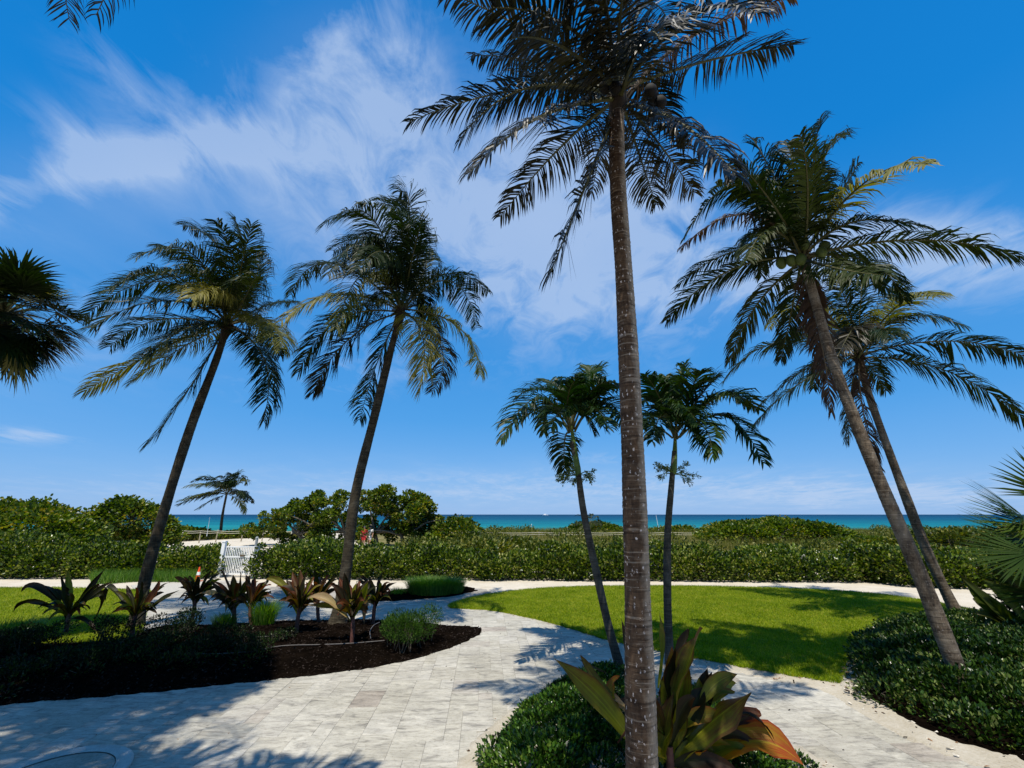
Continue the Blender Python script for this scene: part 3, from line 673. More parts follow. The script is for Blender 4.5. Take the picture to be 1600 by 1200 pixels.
def catmull(pts, n):
    pts = [np.array(tuple(p)) for p in pts]; pts = [2*pts[0]-pts[1]]+pts+[2*pts[-1]-pts[-2]]
    seg = len(pts)-3; out = []
    for i in range(n):
        s = i/(n-1)*seg; k = min(int(s), seg-1); t = s-k
        p0, p1, p2, p3 = pts[k:k+4]
        out.append(.5*((2*p1)+(-p0+p2)*t+(2*p0-5*p1+4*p2-p3)*t*t+(-p0+3*p1-3*p2+p3)*t**3))
    return np.array(out)
def trunk(parent, pts, r0, r1, mat, ring=.075, flare=.45, n=20, rough=.020, seed=1, name='trunk'):
    rng = np.random.default_rng(seed)
    Lt = sum((Vector(pts[i+1])-Vector(pts[i])).length for i in range(len(pts)-1))
    rows = int(Lt/ring*4)+2; cl = catmull(pts, rows); s = np.linspace(0, 1, rows)
    rad = r0+(r1-r0)*s; hgt = s*Lt
    rad = rad*(1+flare*np.exp(-hgt/.28)+.03*np.sin(hgt*2.3+seed)+.02*np.sin(hgt*5.1))
    ph = hgt/ring+.55*np.sin(hgt*3.7)+.45*np.sin(hgt*9.1+seed)+.3*np.sin(hgt*17.3)
    T = np.gradient(cl, axis=0); T = unit(T)
    A = unit(np.cross(T, np.array([0, 1.0, 0]))); B = np.cross(T, A)
    th = np.linspace(0, 2*np.pi, n, endpoint=False)
    tilt = .30*np.sin(th[None, :]+hgt[:, None]*.9)+.22*np.sin(3*th[None, :]+hgt[:, None]*2.2)+.12*np.sin(5*th[None, :]-hgt[:, None]*6.1)
    saw = (ph[:, None]+tilt) % 1.0
    k = rad[:, None]*(1+rough*(saw-.5)*1.2+rng.normal(0, .012, (rows, n))+.03*np.sin(2*th[None]+hgt[:, None]*1.3))
    v = cl[:, None]+k[..., None]*(np.cos(th)[None, :, None]*A[:, None]+np.sin(th)[None, :, None]*B[:, None])
    i = np.arange(rows-1)[:, None]*n; j = np.arange(n)[None]; j2 = (j+1) % n
    q = np.stack([i+j, i+j2, i+n+j2, i+n+j], -1).reshape(-1, 4)
    cap = np.arange(n)[None]+(rows-1)*n
    o = link(name, mesh(name, v.reshape(-1, 3)-np.array(parent['_loc']), [q, cap], [mat], None, True), parent)
    return cl

WIND = np.array([-.35, .05, 0.0])
def frond(parent, p0, p1, p2, mats, leaf_len=.85, n=62, width=.036, droop=.55, start=.16, wind=1.0, ang=(.55, 1.0), seed=0, rr=.03, twist=None, stiff=.15, gap=.06, vee=.12):
    """feather frond: midrib through p0, p1, p2 and two rows of hanging leaflets"""
    rng = np.random.default_rng(seed)
    p0, p1, p2 = (np.array(tuple(p)) for p in (p0, p1, p2)); cpt = 2*p1-.5*(p0+p2)
    K = 22; s = np.linspace(0, 1, K)[:, None]
    R = (1-s)**2*p0+2*s*(1-s)*cpt+s*s*p2
    mb = MB(); mb.tube(R, np.linspace(rr, .004, K), 5, 1)
    f = np.concatenate([np.linspace(start, 1, n)**.93]*2); side = np.concatenate([np.ones(n), -np.ones(n)])
    f = np.clip(f+rng.normal(0, .004, 2*n), start, 1.0)
    keep = rng.uniform(size=2*n) > gap; f = f[keep]; side = side[keep]; m_ = len(f)
    ff = f[:, None]
    pos = (1-ff)**2*p0+2*ff*(1-ff)*cpt+ff*ff*p2
    T = unit(2*(1-ff)*(cpt-p0)+2*ff*(p2-cpt))
    up = np.array([0, 0, 1.0])
    S = np.cross(T, up); bad = np.linalg.norm(S, axis=1) < .15
    S[bad] = np.cross(T[bad], np.array([0.2, 1.0, .1])); S = unit(S)
    tw = (rng.uniform(-.5, .5) if twist is None else twist)
    Nn = np.cross(S, T); Sr = S*math.cos(tw)+Nn*math.sin(tw); Nr = np.cross(Sr, T)
    prof = np.interp(f, [start, start+.12, .45, .75, .93, 1.0], [.70, .90, 1.0, .86, .55, .34])
    Ll = leaf_len*prof*rng.uniform(.85, 1.1, m_)
    a = (ang[0]+(ang[1]-ang[0])*f**1.5)*rng.uniform(.9, 1.1, m_)
    d0 = Sr*(side*np.cos(a))[:, None]+T*np.sin(a)[:, None]+Nr*vee+rng.normal(0, .07, (m_, 3)); d0 = unit(d0)
    g = np.array([0, 0, -1.0])*droop+WIND*wind*.45
    grp = np.interp(f+side*.013, np.linspace(-.1, 1.1, 27), rng.normal(0, 1, 27))
    grp2 = np.interp(f-side*.4, np.linspace(-.5, 1.5, 45), rng.normal(0, 1, 45))
    d0 = unit(d0+T*(grp*.20)[:, None]+Nr*(grp2*.22)[:, None])
    gj = g*(rng.uniform(.7, 1.35, m_)*(1.15+.45*grp2))[:, None]
    q = [pos]
    for (u0, u1) in ((0, .34), (.34, .68), (.68, 1.0)):
        um = (u0+u1)/2
        d = unit(d0+gj*(um*1.6+stiff*0)*1.0*um*2.0)
        q.append(q[-1]+d*(Ll*(u1-u0))[:, None])
    wdir = unit(np.cross(d0, Nr)+rng.normal(0, .22, (m_, 3)))
    w = width*rng.uniform(.8, 1.2, m_)[:, None]*.5
    v = np.stack([q[0]-wdir*w*.6, q[0]+wdir*w*.6, q[1]-wdir*w, q[1]+wdir*w, q[2]-wdir*w*.75, q[2]+wdir*w*.75, q[3]], 1)
    k = np.arange(m_)[:, None]*7
    mb.add(v.reshape(-1, 3), [np.concatenate([k+np.array([[0, 1, 3, 2]]), k+np.array([[2, 3, 5, 4]])]), k+np.array([[4, 5, 6]])], 0)
    return mb.build('frond', mats, parent)

def fan_leaf(parent, p0, hub, dirv, upv, radius, mats, nseg=34, spread=2.2, droop=.25, seed=0, cup=.25, fuse=.42):
    rng = np.random.default_rng(seed); hub = np.array(tuple(hub)); D = unit(np.array(tuple(dirv), float)); U = np.array(tuple(upv), float)
    S = unit(np.cross(D, U)); U = np.cross(S, D)
    mb = MB(); p0 = np.array(tuple(p0)); mid = (p0+hub)/2+np.array([0, 0, .12*np.linalg.norm(hub-p0)])
    mb.tube(catmull([p0, mid, hub], 7), np.linspace(.022, .011, 7), 5, 1)
    for i in range(nseg):
        a = -spread/1+2*spread*i/(nseg-1); a += rng.normal(0, .02)
        L_ = radius*(.72+.28*math.cos(a*.62))*rng.uniform(.9, 1.07)
        d = D*math.cos(a)+S*math.sin(a); d = unit(d+U*cup*(1-math.cos(a))*.5+rng.normal(0, .03, 3))
        w = 2*math.sin(spread/(nseg-1))*L_*fuse*.62
        sd = unit(np.cross(d, U)); nn = np.cross(sd, d)
        fold = nn*w*.45*(1 if i % 2 else -1)
        g = np.array([0, 0, -1.0])*droop*rng.uniform(.5, 1.5)+WIND*.08
        A = hub+d*L_*.04; Bp = hub+d*L_*fuse+g*L_*.04; Cp = hub+d*L_*.74+g*L_*.16; E = hub+d*L_*.97+g*L_*.42
        mb.add([A, Bp-sd*w, Bp+fold*.5, Bp+sd*w, Cp-sd*w*.55, Cp+sd*w*.55, E], [[[0, 3, 2], [0, 2, 1], [4, 5, 6]], [[1, 2, 5, 4], ], [[2, 3, 5]]], 0)
    return mb.build('frond', mats, parent)

def add_coconuts(parent, spots, r=.11, mat='nut'):
    for p in spots:
        mb = MB(); mb.ball((0, 0, 0), r, 0, 10, 8, (.9, .9, 1.15)); v = np.concatenate(mb.v); v[:, 0] *= 1+.06*np.sign(v[:, 2])
        mb.v = [v+np.array(tuple(p))]; mb.build('coconut', [M[mat]], parent, True)

def palm_from_trace(name, label, cat, group, tr_px, r0, r1, tmat, crown_px, fronds, L_frond, leaf, ring=.075, trough=.020, base_y=None, droop=.55, wind=1.0, base_z=0.0, seed=0,
                    leaf_len=.85, n=62, width=.036, flare=.45, rr=.03, ang=(.55, 1.0), ydist=None, start=.09, fill=0, lean=0.0, gap=.06, extra_base=None, twist_rng=.5, stem_r=None, vee=.12):
    if extra_base is None:
        b = G(*tr_px[0], z=base_z); y0 = b.y
        pts = ([Vector((b.x+.05, b.y, -.05))] if base_z > .2 else [])+[Vector((b.x, b.y, base_z-.05 if base_z < .2 else base_z))]+[P(px, py, y0+lean*(i+1)) for i, (px, py) in enumerate(tr_px[1:])]
    else:
        y0 = extra_base.y; pts = [extra_base]+[P(px, py, y0+lean*(i+1)) for i, (px, py) in enumerate(tr_px)]
        b = extra_base
    root = thing(name, label, cat, (pts[0].x, pts[0].y, base_z if base_z < .2 else 0.0), group)
    trunk(root, pts, r0, r1, tmat, ring, flare, seed=seed+1, rough=trough)
    yc = pts[-1].y
    c = P(*crown_px, yc)
    rnd = random.Random(seed)
    for k, fr in enumerate(fronds):
        (m_, t_, sg) = fr[:3]; kind = fr[3] if len(fr) > 3 else leaf; sc = fr[4] if len(fr) > 4 else 1.0
        tip = near_ray(*t_, c, L_frond*.93*sc, sg); mid = near_ray(*m_, c, L_frond*.50*sc, sg)
        st = c+(mid-c).normalized()*.06+Vector((rnd.uniform(-.05, .05), rnd.uniform(-.05, .05), rnd.uniform(-.08, .06)))
        rm = M['rachis_dry'] if kind == 'coco_dry' else M['rachis']
        dry = kind == 'coco_dry'
        frond(root, st, mid, tip, [M[kind], rm], leaf_len*(.8 if dry else 1)*rnd.uniform(.92, 1.08), n, width, droop*rnd.uniform(.75, 1.3)*(2.2 if dry else 1), start, wind, ang, seed*100+k, rr, rnd.uniform(-twist_rng, twist_rng), gap=gap*(3 if dry else 1), vee=vee)
    hs_ = leaf_len*.16
    mb = MB(); ax = (c-pts[-1]).normalized() if (c-pts[-1]).length > .02 else Vector((0, 0, 1))
    mb.tube(catmull([pts[-1]-ax*hs_*1.2, pts[-1], c+Vector((0, 0, hs_*.6)), c+Vector((0, 0, hs_*2.4))], 12), np.interp(np.linspace(0, 1, 12), [0, .35, .7, 1], [r1*1.05, r1*1.5, r1*1.25, r1*.3]), 10)
    for q in range(26):
        a = rnd.uniform(0, 2*math.pi); o_ = c+Vector((math.cos(a)*r1*1.1, math.sin(a)*r1*1.1, rnd.uniform(-1.2, .6)*hs_)); e_ = o_+Vector((math.cos(a)*.22, math.sin(a)*.22, rnd.uniform(-.25, .25)))*leaf_len
        mb.tube([o_, o_.lerp(e_, .5)+Vector((0, 0, .03)), e_], [.03*leaf_len, .02*leaf_len, .006], 4, 0, False)
    if name == 'coconut_palm': mb.build('crown_heart', [M['fibre']], root, True)
    for k in range(fill):
        a = 2*math.pi*(k*.381966+rnd.random()*.1); el = rnd.uniform(-.2, 1.0)
        d = Vector((math.cos(a)*math.cos(el), math.sin(a)*math.cos(el), math.sin(el))); L_ = L_frond*rnd.uniform(.5, .75)
        mid = c+d*L_*.5+Vector((-.15, 0, .15)); tip = c+Vector((d.x, d.y, d.z*.6))*L_*.95+Vector((-.35*wind, 0, -.35-.25*L_*.4))
        frond(root, c+d*.06, mid, tip, [M[leaf], M['rachis']], leaf_len*.9, int(n*.8), width, droop, start, wind, ang, seed*100+60+k, rr, None, vee=vee)
    return root, c, pts

# ------------------------------------------------------------------ palms of the garden
g_coco = 'coconut palms in the garden'
# tall centre palm, its foot in the planting island close to the camera
YC = 4.2; base_c = P(1008, 1380, YC); base_c = Vector((base_c.x, YC, .05))
FR_C = [((806, 141), (639, 190), 1), ((905, 55), (770, 12), -1, 'coco_dark'), ((850, 100), (738, 86), 1), ((835, 55), (690, -15), 1),
        ((850, 180), (736, 268), -1), ((868, 238), (782, 338), 1), ((915, 290), (858, 432), -1), ((1000, 245), (1025, 320), 1),
        ((1058, 190), (1150, 275), -1), ((1085, 55), (1238, -5), 1, 'coco_dry'), ((1105, 95), (1238, 70), 1), ((968, 40), (985, -90), -1),
        ((1005, 10), (1050, 45), 1), ((925, 10), (860, -60), 1), ((1030, 225), (1085, 300), 1), ((950, 30), (925, -110), -1), ((1060, 40), (1180, 20), -1),
        ((890, 80), (800, 60), -1), ((985, 60), (1010, -60), 1), ((945, 205), (925, 300), 1), ((880, 130), (800, 110), 1), ((1000, 70), (1030, 60), -1)]
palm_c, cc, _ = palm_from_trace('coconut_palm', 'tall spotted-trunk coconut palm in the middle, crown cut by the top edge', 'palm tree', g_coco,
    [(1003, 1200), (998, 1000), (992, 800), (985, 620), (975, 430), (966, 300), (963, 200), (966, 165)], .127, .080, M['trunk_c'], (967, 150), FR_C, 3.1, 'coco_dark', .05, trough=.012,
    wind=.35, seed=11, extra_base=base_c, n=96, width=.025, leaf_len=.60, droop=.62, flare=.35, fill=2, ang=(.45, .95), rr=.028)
add_coconuts(palm_c, [cc+Vector((.38, -.1, -.12)), cc+Vector((.30, -.25, -.22)), cc+Vector((.45, .1, -.02)), cc+Vector((.42, -.2, -.34)), cc+Vector((-.22, -.2, -.1)), cc+Vector((-.12, -.28, -.2))], .08, 'nut_old')

FR_A = [((382, 420), (366, 340), 1), ((345, 395), (285, 352), 1), ((305, 400), (213, 403), -1), ((250, 440), (130, 498), 1), ((262, 470), (138, 514), -1), ((250, 500), (172, 541), 1),
        ((262, 540), (135, 610), -1, 'coco_yellow'), ((290, 540), (205, 597), 1, 'coco_yellow'), ((300, 600), (230, 695), -1), ((412, 560), (412, 657), -1), ((415, 500), (440, 545), -1, 'coco_yellow'),
        ((415, 478), (460, 472), 1), ((340, 455), (298, 466), -1, 'coco_yellow'), ((365, 425), (340, 345), -1), ((395, 450), (405, 395), 1), ((372, 440), (392, 352), -1),
        ((320, 420), (245, 385), 1), ((330, 440), (255, 425), -1), ((400, 540), (430, 600), 1), ((300, 510), (225, 560), -1), ((380, 470), (400, 430), -1), ((270, 430), (170, 455), -1)]
palm_a, ca_, _ = palm_from_trace('coconut_palm', 'windblown coconut palm with a dark leaning trunk at the left end of the planting bed', 'palm tree', g_coco,
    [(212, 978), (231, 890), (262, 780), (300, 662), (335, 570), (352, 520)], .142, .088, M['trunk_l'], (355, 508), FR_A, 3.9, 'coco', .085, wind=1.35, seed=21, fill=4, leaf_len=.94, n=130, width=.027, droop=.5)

FR_B = [((652, 365), (588, 316), 1), ((585, 345), (505, 352), -1), ((580, 390), (533, 402), -1), ((520, 412), (455, 460), 1), ((530, 460), (440, 502), -1, 'coco_yellow'), ((575, 425), (525, 512), -1, 'coco_yellow'),
        ((530, 500), (467, 580), 1), ((545, 530), (490, 613), -1, 'coco_dark'), ((592, 560), (562, 655), 1), ((660, 525), (655, 612), -1, 'coco_yellow'), ((690, 545), (675, 612), 1, 'coco_dark'),
        ((715, 510), (750, 585), -1, 'coco_yellow'), ((705, 440), (745, 512), 1), ((695, 428), (762, 456), 1), ((645, 400), (660, 345), -1), ((605, 400), (560, 420), -1), ((640, 380), (610, 330), -1),
        ((620, 395), (545, 370), 1), ((660, 430), (672, 390), 1), ((575, 400), (512, 430), -1), ((640, 340), (625, 300), 1), ((595, 380), (520, 392), 1)]
palm_b, cb_, _ = palm_from_trace('coconut_palm', 'windblown coconut palm standing behind the ti plants, just right of the white gate', 'palm tree', g_coco,
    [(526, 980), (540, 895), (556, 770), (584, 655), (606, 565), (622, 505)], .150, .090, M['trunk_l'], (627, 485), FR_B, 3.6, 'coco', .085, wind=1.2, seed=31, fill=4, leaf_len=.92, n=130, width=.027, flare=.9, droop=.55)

FR_D = [((1268, 275), (1281, 185), 1), ((1215, 290), (1175, 215), 1), ((1160, 290), (1070, 372), -1), ((1165, 335), (1065, 388), 1, 'coco_dry', .95), ((1150, 392), (1060, 445), 1), ((1135, 425), (1042, 500), -1),
        ((1180, 480), (1140, 565), 1), ((1345, 290), (1450, 256), -1, 'coco_yellow'), ((1420, 375), (1592, 400), 1), ((1355, 408), (1412, 468), 1), ((1278, 510), (1300, 645), -1, 'coco_dry'),
        ((1240, 262), (1222, 222), 1), ((1215, 330), (1150, 250), -1), ((1205, 360), (1168, 405), -1), ((1300, 330), (1340, 255), 1), ((1262, 300), (1250, 210), -1), ((1195, 310), (1120, 290), -1), ((1280, 270), (1310, 215), 1),
        ((1240, 470), (1220, 560), 1), ((1310, 420), (1380, 430), -1), ((1270, 470), (1278, 560), 1, 'coco_dry', .6)]
palm_d, cd_, _ = palm_from_trace('coconut_palm', 'grey-trunked coconut palm leaning left out of the clipped shrub mound on the right', 'palm tree', g_coco,
    [(1502, 1064), (1440, 905), (1378, 760), (1335, 655), (1300, 560), (1268, 450), (1258, 415)], .116, .070, M['trunk_r'], (1253, 402), FR_D, 2.75, 'coco', .075, base_z=.27, wind=.45, seed=41, fill=5, leaf_len=.62, n=104, width=.029, flare=.25)
add_coconuts(palm_d, [cd_+Vector((-.36, -.2, -.2)), cd_+Vector((-.45, -.05, -.16)), cd_+Vector((-.26, -.3, -.24)), cd_+Vector((.32, -.2, .10)), cd_+Vector((-.1, -.25, .12)), cd_+Vector((.15, -.3, -.1))], .105)

FR_E = [((1215, 535), (1130, 597), -1, 'coco'), ((1262, 575), (1182, 640), 1), ((1245, 602), (1175, 668), -1), ((1400, 480), (1465, 460), -1, 'coco_yellow'), ((1480, 533), (1608, 560), 1), ((1475, 578), (1612, 665), -1),
        ((1265, 478), (1200, 512), 1, 'coco_yellow'), ((1345, 470), (1352, 400), 1), ((1385, 500), (1405, 440), 1), ((1348, 640), (1372, 730), -1, 'coco_dry', .9), ((1300, 500), (1262, 452), 1), ((1340, 510), (1305, 565), -1, 'coco_dark'),
        ((1290, 530), (1235, 520), -1), ((1370, 520), (1400, 530), -1), ((1325, 480), (1300, 420), -1), ((1330, 610), (1325, 690), 1)]
palm_e, ce_, _ = palm_from_trace('coconut_palm', 'darker coconut palm behind the grey-trunked one, foot at the lawn edge', 'palm tree', g_coco,
    [(1500, 968), (1450, 865), (1400, 735), (1362, 630), (1345, 575)], .125, .085, M['trunk_r'], (1342, 558), FR_E, 3.9, 'coco', .08, wind=.4, seed=51, fill=5, leaf_len=.90, n=120, width=.034, flare=.5)

# palm above and left of the camera: one frond hangs into the picture, its crown shades the path
base_k = Vector((-5.0, -.4, 0))
root_k = thing('coconut_palm', 'coconut palm overhead whose drooping frond tip enters at the top left corner', 'palm tree', base_k, g_coco)
ck = Vector((-3.9, 1.6, 8.3))
trunk(root_k, [base_k, base_k.lerp(ck, .4)+Vector((-.15, 0, 0)), ck], .16, .10, M['trunk_l'], seed=61)
tipk = near_ray(108, 30, ck, 2.35, 1); frond(root_k, ck, near_ray(40, -160, ck, 1.3, 1)+Vector((0, 0, .35)), tipk, [M['coco_dark'], M['rachis']], .52, 60, .013, .8, .16, .1, (.4, .75), 611, .022, .1)
tipk = near_ray(150, 24, ck, 2.2, 1); frond(root_k, ck, near_ray(165, -160, ck, 1.2, 1)+Vector((0, 0, .35)), tipk, [M['coco_dark'], M['rachis']], .54, 60, .013, 1.0, .16, .1, (.4, .9), 612, .022, .1)
rk = random.Random(5)
for k in range(17):
    a = math.pi*(.6+1.8*k/16)+rk.uniform(-.08, .08); el = rk.uniform(-.1, .8); L_ = rk.uniform(2.4, 3.1)
    d = Vector((math.cos(a)*math.cos(el), math.sin(a)*math.cos(el)*(.5 if math.sin(a) > 0 else 1), math.sin(el)))
    frond(root_k, ck, ck+d*L_*.5, ck+Vector((d.x, d.y, d.z*.45-.25))*L_*.95, [M['coco'], M['rachis']], .75, 48, .045, .55, .16, .4, (.5, 1.0), 620+k)

# two Christmas palms in the island
def xmas(label, tr, crown, fronds, seed, bloom_px):
    root, c, pts = palm_from_trace('christmas_palm', label, 'palm tree', 'Christmas palms beside the lawn', tr, .078, .050, M['trunk_x'], crown, fronds, 1.85, 'xmas_leaf', .055, base_z=.05,
        wind=.25, seed=seed, leaf_len=.62, n=60, width=.042, flare=.15, rr=.022, ang=(.55, 1.05), start=.2, droop=.42, fill=3, twist_rng=.35, vee=.35)
    y0 = pts[0].y
    a = P(bloom_px[0], bloom_px[1]+8, y0); top = c
    mb = MB(); mb.tube(catmull([a, a.lerp(top, .5), top+Vector((0, 0, .1))], 14), np.interp(np.linspace(0, 1, 14), [0, .15, .6, 1], [.056, .066, .050, .026]), 12); mb.build('crownshaft', [M['shaft']], root, True)
    # branched flower stalks just below the crownshaft
    rng = np.random.default_rng(seed); st = MB(); cen, dr = [], []
    for k in range(9):
        th = rng.uniform(0, 2*np.pi) if k > 3 else (0.1, math.pi-.1, .5, math.pi+.4)[k]
        L_ = rng.uniform(.26, .42); d = np.array([math.cos(th), math.sin(th)*.8, rng.uniform(-.35, .75)]); o0 = np.array(tuple(a))
        e = o0+d*L_; st.tube(catmull([o0, o0+d*L_*.5+np.array([0, 0, .05]), e], 5), np.linspace(.012, .004, 5), 4)
        for q in range(8):
            s = rng.uniform(.35, 1); p_ = o0+d*L_*s; d2 = unit(d+rng.normal(0, .6, 3)); e2 = p_+d2*rng.uniform(.07, .15); st.tube([p_, e2], [.005, .002], 4)
            for w in range(9):
                cen.append(p_+(e2-p_)*rng.uniform(.2, 1)+rng.normal(0, .012, 3)); dr.append(d2)
    ob = st.build('flower_stalk', [M['shaft']], root)
    V, Fq, var = leaf_cloud(np.array(cen), np.array(dr), .055, .022, .2, rng)
    link('flower_sprays', mesh('flower_sprays', V-np.array(root['_loc']), Fq, [M['bloom']], None, False, {'var': var}), ob)
    return root
xmas('slim Christmas palm leaning left, its foot just left of the spotted trunk', [(970, 1044), (950, 975), (932, 895), (912, 800), (902, 730), (894, 690)], (893, 672),
     [((842, 622), (785, 685), -1), ((862, 612), (806, 620), 1), ((905, 612), (942, 572), 1), ((888, 618), (905, 590), -1), ((945, 630), (986, 682), -1), ((945, 612), (985, 615), 1), ((882, 690), (882, 738), 1), ((925, 640), (950, 668), -1),
      ((850, 640), (795, 668), 1), ((875, 610), (850, 596), 1), ((925, 610), (962, 600), -1), ((880, 640), (862, 668), -1), ((915, 605), (922, 572), 1)], 71, (904, 735))
xmas('slim upright Christmas palm just right of the spotted trunk, in front of the lawn', [(1046, 1034), (1043, 940), (1043, 840), (1049, 760), (1054, 705)], (1056, 686),
     [((1125, 620), (1184, 640), 1), ((1130, 650), (1192, 722), -1), ((1060, 620), (1070, 570), 1), ((1030, 620), (1008, 585), -1), ((1018, 650), (985, 692), 1), ((1092, 622), (1118, 592), 1), ((1095, 665), (1114, 712), -1), ((1065, 640), (1090, 662), -1),
      ((1112, 625), (1165, 625), -1), ((1045, 630), (1040, 590), 1), ((1025, 632), (992, 630), 1), ((1080, 610), (1095, 580), -1), ((1035, 650), (1020, 690), -1)], 72, (1052, 733))

# ------------------------------------------------------------------ fan palms at the edges
def sabal():
    c = P(6, 492, 9.0); root = thing('sabal_palm', 'dark fan-leaved palm crown cut by the left edge', 'palm tree', (c.x-.3, c.y, 0))
    trunk(root, [Vector((c.x-.3, c.y, -.05)), Vector((c.x-.1, c.y, c.z*.5)), c-Vector((0, 0, .1))], .18, .15, M['trunk_l'], seed=81)
    rnd = random.Random(8)
    for k in range(80):
        a = rnd.uniform(0, 2*math.pi); el = -1.1+2.35*((k+.5)/80)
        d = Vector((math.cos(a)*math.cos(el), math.sin(a)*math.cos(el), math.sin(el)))
        hub = c+d*rnd.uniform(.62, .95); D = (d+Vector((0, 0, -.22-.2*rnd.random()))).normalized()
        fan_leaf(root, c, hub, D, d+Vector((0, 0, .9)), rnd.uniform(.70, .90), [M['sabal_leaf'] if k % 23 else M['coco_yellow'], M['rachis']], 30, 1.9, .28, 800+k, .2)
sabal()
def fan_right():
    b = G(1660, 1010); b = Vector((b.x+.2, b.y, 0)); root = thing('fan_palm', 'low fan palm with stiff pleated leaves cut by the right edge', 'palm tree', b)
    rnd = random.Random(9); y = b.y
    spec = [((1600, 806), (-.9, -.1, .42), .95), ((1604, 842), (-1, -.2, .06), 1.0), ((1618, 822), (-.95, .2, .25), .95), ((1625, 872), (-1, -.1, .10), .95), ((1612, 890), (-1, -.35, -.02), .95), ((1630, 930), (-.8, -.5, -.35), .9), ((1650, 775), (-.3, 0, 1), .95), ((1720, 800), (.6, .1, .8), .95), ((1690, 850), (-.2, -.9, .2), .9), ((1610, 865), (-.9, .3, -.2), .85), ((1720, 900), (.5, -.8, 0), .9)]
    for k, (hp, d, r) in enumerate(spec):
        hub = P(*hp, y-.1*k+.3)
        fan_leaf(root, b+Vector((rnd.uniform(-.1, .1), rnd.uniform(-.1, .1), .5)), hub, d, Vector((-.5*d[2], -.62, .80)), r*1.35, [M['fan_leaf'], M['rachis']], 32, 1.25, .10, 900+k, .25)
    mb = MB(); mb.tube(catmull([b+Vector((0, 0, -.05)), b+Vector((.05, 0, .3)), b+Vector((0, 0, .62))], 8), [.16, .17, .17, .16, .15, .14, .12, .08], 10); mb.build('trunk', [M['fibre']], root)
fan_right()

# ------------------------------------------------------------------ hedges and dune shrubs
def hedge(label, x0, x1, y0, y1, h, seed, thick=1.6, ends=True, mat='grape'):
    rnd = random.Random(seed); cx = (x0+x1)/2
    root = thing('hedge', label, 'hedge', (cx, (y0+y1)/2, 0), 'sea grape hedge along the sand path'); blobs = []
    x = x0
    while x < x1:
        t = (x-x0)/(x1-x0); y = y0+(y1-y0)*t
        hh = (h(t) if callable(h) else h)*rnd.choice((.82, .9, .95, 1.0, 1.05, 1.18))
        for row in range(3):
            rx = rnd.uniform(.55, .85); rz = hh*.52
            blobs.append((x+rnd.uniform(-.2, .2), y+row*thick*.36+rnd.uniform(-.12, .12), hh-rz*rnd.uniform(.95, 1.1)+.06*row, rx, rnd.uniform(.5, .7), rz))
        if rnd.random() < .55: rr_ = rnd.uniform(.16, .34); blobs.append((x+rnd.uniform(-.4, .4), y+rnd.uniform(0, .8)*thick*.7, hh+rnd.uniform(-.02, .16), rr_, rr_, rr_*rnd.uniform(.8, 1.4)))
        blobs.append((x+rnd.uniform(-.3, .3), y-.1+rnd.uniform(-.1, .1), hh*.3, .6, .45, hh*.34))
        x += rnd.uniform(.55, .8)
    foliage('foliage', root, blobs, 150, .118, .088, M[mat], True, .55, .75, .22)
    twigs('stems', root, blobs[::2], 0, M['twig'], 2, .014)
    return root
hl = P(345, 908, 20.0).x
hedge('tall sea grape hedge on the left of the white gate', -27, P(338, 905, 20.3).x-.1, 20.6, 20.6, lambda t: 1.38+.14*math.sin(t*9)-.50*max(0, min(1, (t-.60)/.22)), 101, 2.2)
hedge('long low sea grape hedge running right from the white gate behind the lawn', P(392, 905, 20.3).x+.32, P(1495, 912, 20.0).x, 20.6, 19.4, lambda t: 1.02+.06*math.sin(t*14)+.05*math.sin(t*47)+.10*math.sin(t*83)+.16*max(0, 1-t*8), 102, 1.9)
hedge('dark rounded hedge end behind the two leaning palms at the right', P(1420, 912, 18.2).x, 31, 18.3, 15.2, lambda t: 1.10-.05*t, 103, 2.0)

def shrub(name, label, px0, px1, top_y, dist, depth, mat, density, L_, W, seed, cat='shrub', group=None, n=16, base=0.0, rs=.5, trunks=0, round_=True, flat=.25, zmin=.02, per=2):
    """a mounded shrub filling the picture span px0..px1 with its top at top_y"""
    a = P(px0, 840, dist); b = P(px1, 840, dist); zt = P((px0+px1)/2, top_y, dist).z; rnd = random.Random(seed)
    root = thing(name, label, cat, ((a.x+b.x)/2, dist, base), group); blobs = []
    for k in range(n):
        t = (k+.5)/n; u = abs(2*t-1); top = base+(zt-base)*(1-u**2.6*(1-flat))*rnd.uniform(.9, 1.03)
        rx = (b.x-a.x)*rs*rnd.uniform(.22, .34); rz = (top-base)*rnd.uniform(.34, .46)
        x = a.x+rx*.6+(b.x-a.x-rx*1.2)*t
        blobs.append((x, dist+rnd.uniform(-.5, .5)*depth, top-rz, rx, rx*.9, rz))
        blobs.append((x+rnd.uniform(-.4, .4), dist+rnd.uniform(-.5, .5)*depth, base+(top-base)*.42, rx*1.05, rx*.9, (top-base)*.45))
    foliage('foliage', root, blobs, density, L_, W, M[mat], round_, .5, .35, .2, base+zmin)
    if trunks: twigs('stems', root, blobs, base, M['greybark'], per, .03*trunks)
    return root
gs = 'sea grape shrubs on the dune'
shrub('sea_grape_shrub', 'broad dark sea grape mound at the far left behind the hedge', -160, 150, 779, 29, 3, 'grape_far', 60, .20, .17, 111, group=gs, n=18, trunks=1)
shrub('sea_grape_shrub', 'domed sea grape mound behind the rope fence, left of the leaning trunk', 118, 268, 775, 37, 3, 'grape_far', 50, .22, .19, 112, group=gs, n=14, rs=.6, trunks=1)
shrub('sea_grape_shrub', 'low sea grape thicket behind the rope fence under the far palm', 236, 330, 822, 52, 3, 'grape_far', 28, .26, .22, 113, group=gs, n=8, rs=.7)
shrub('sea_grape_shrub', 'low shrub row between the far palm and the sea grape tree', 345, 450, 826, 52, 2, 'grape_far', 28, .26, .22, 114, group=gs, n=9, rs=.6)
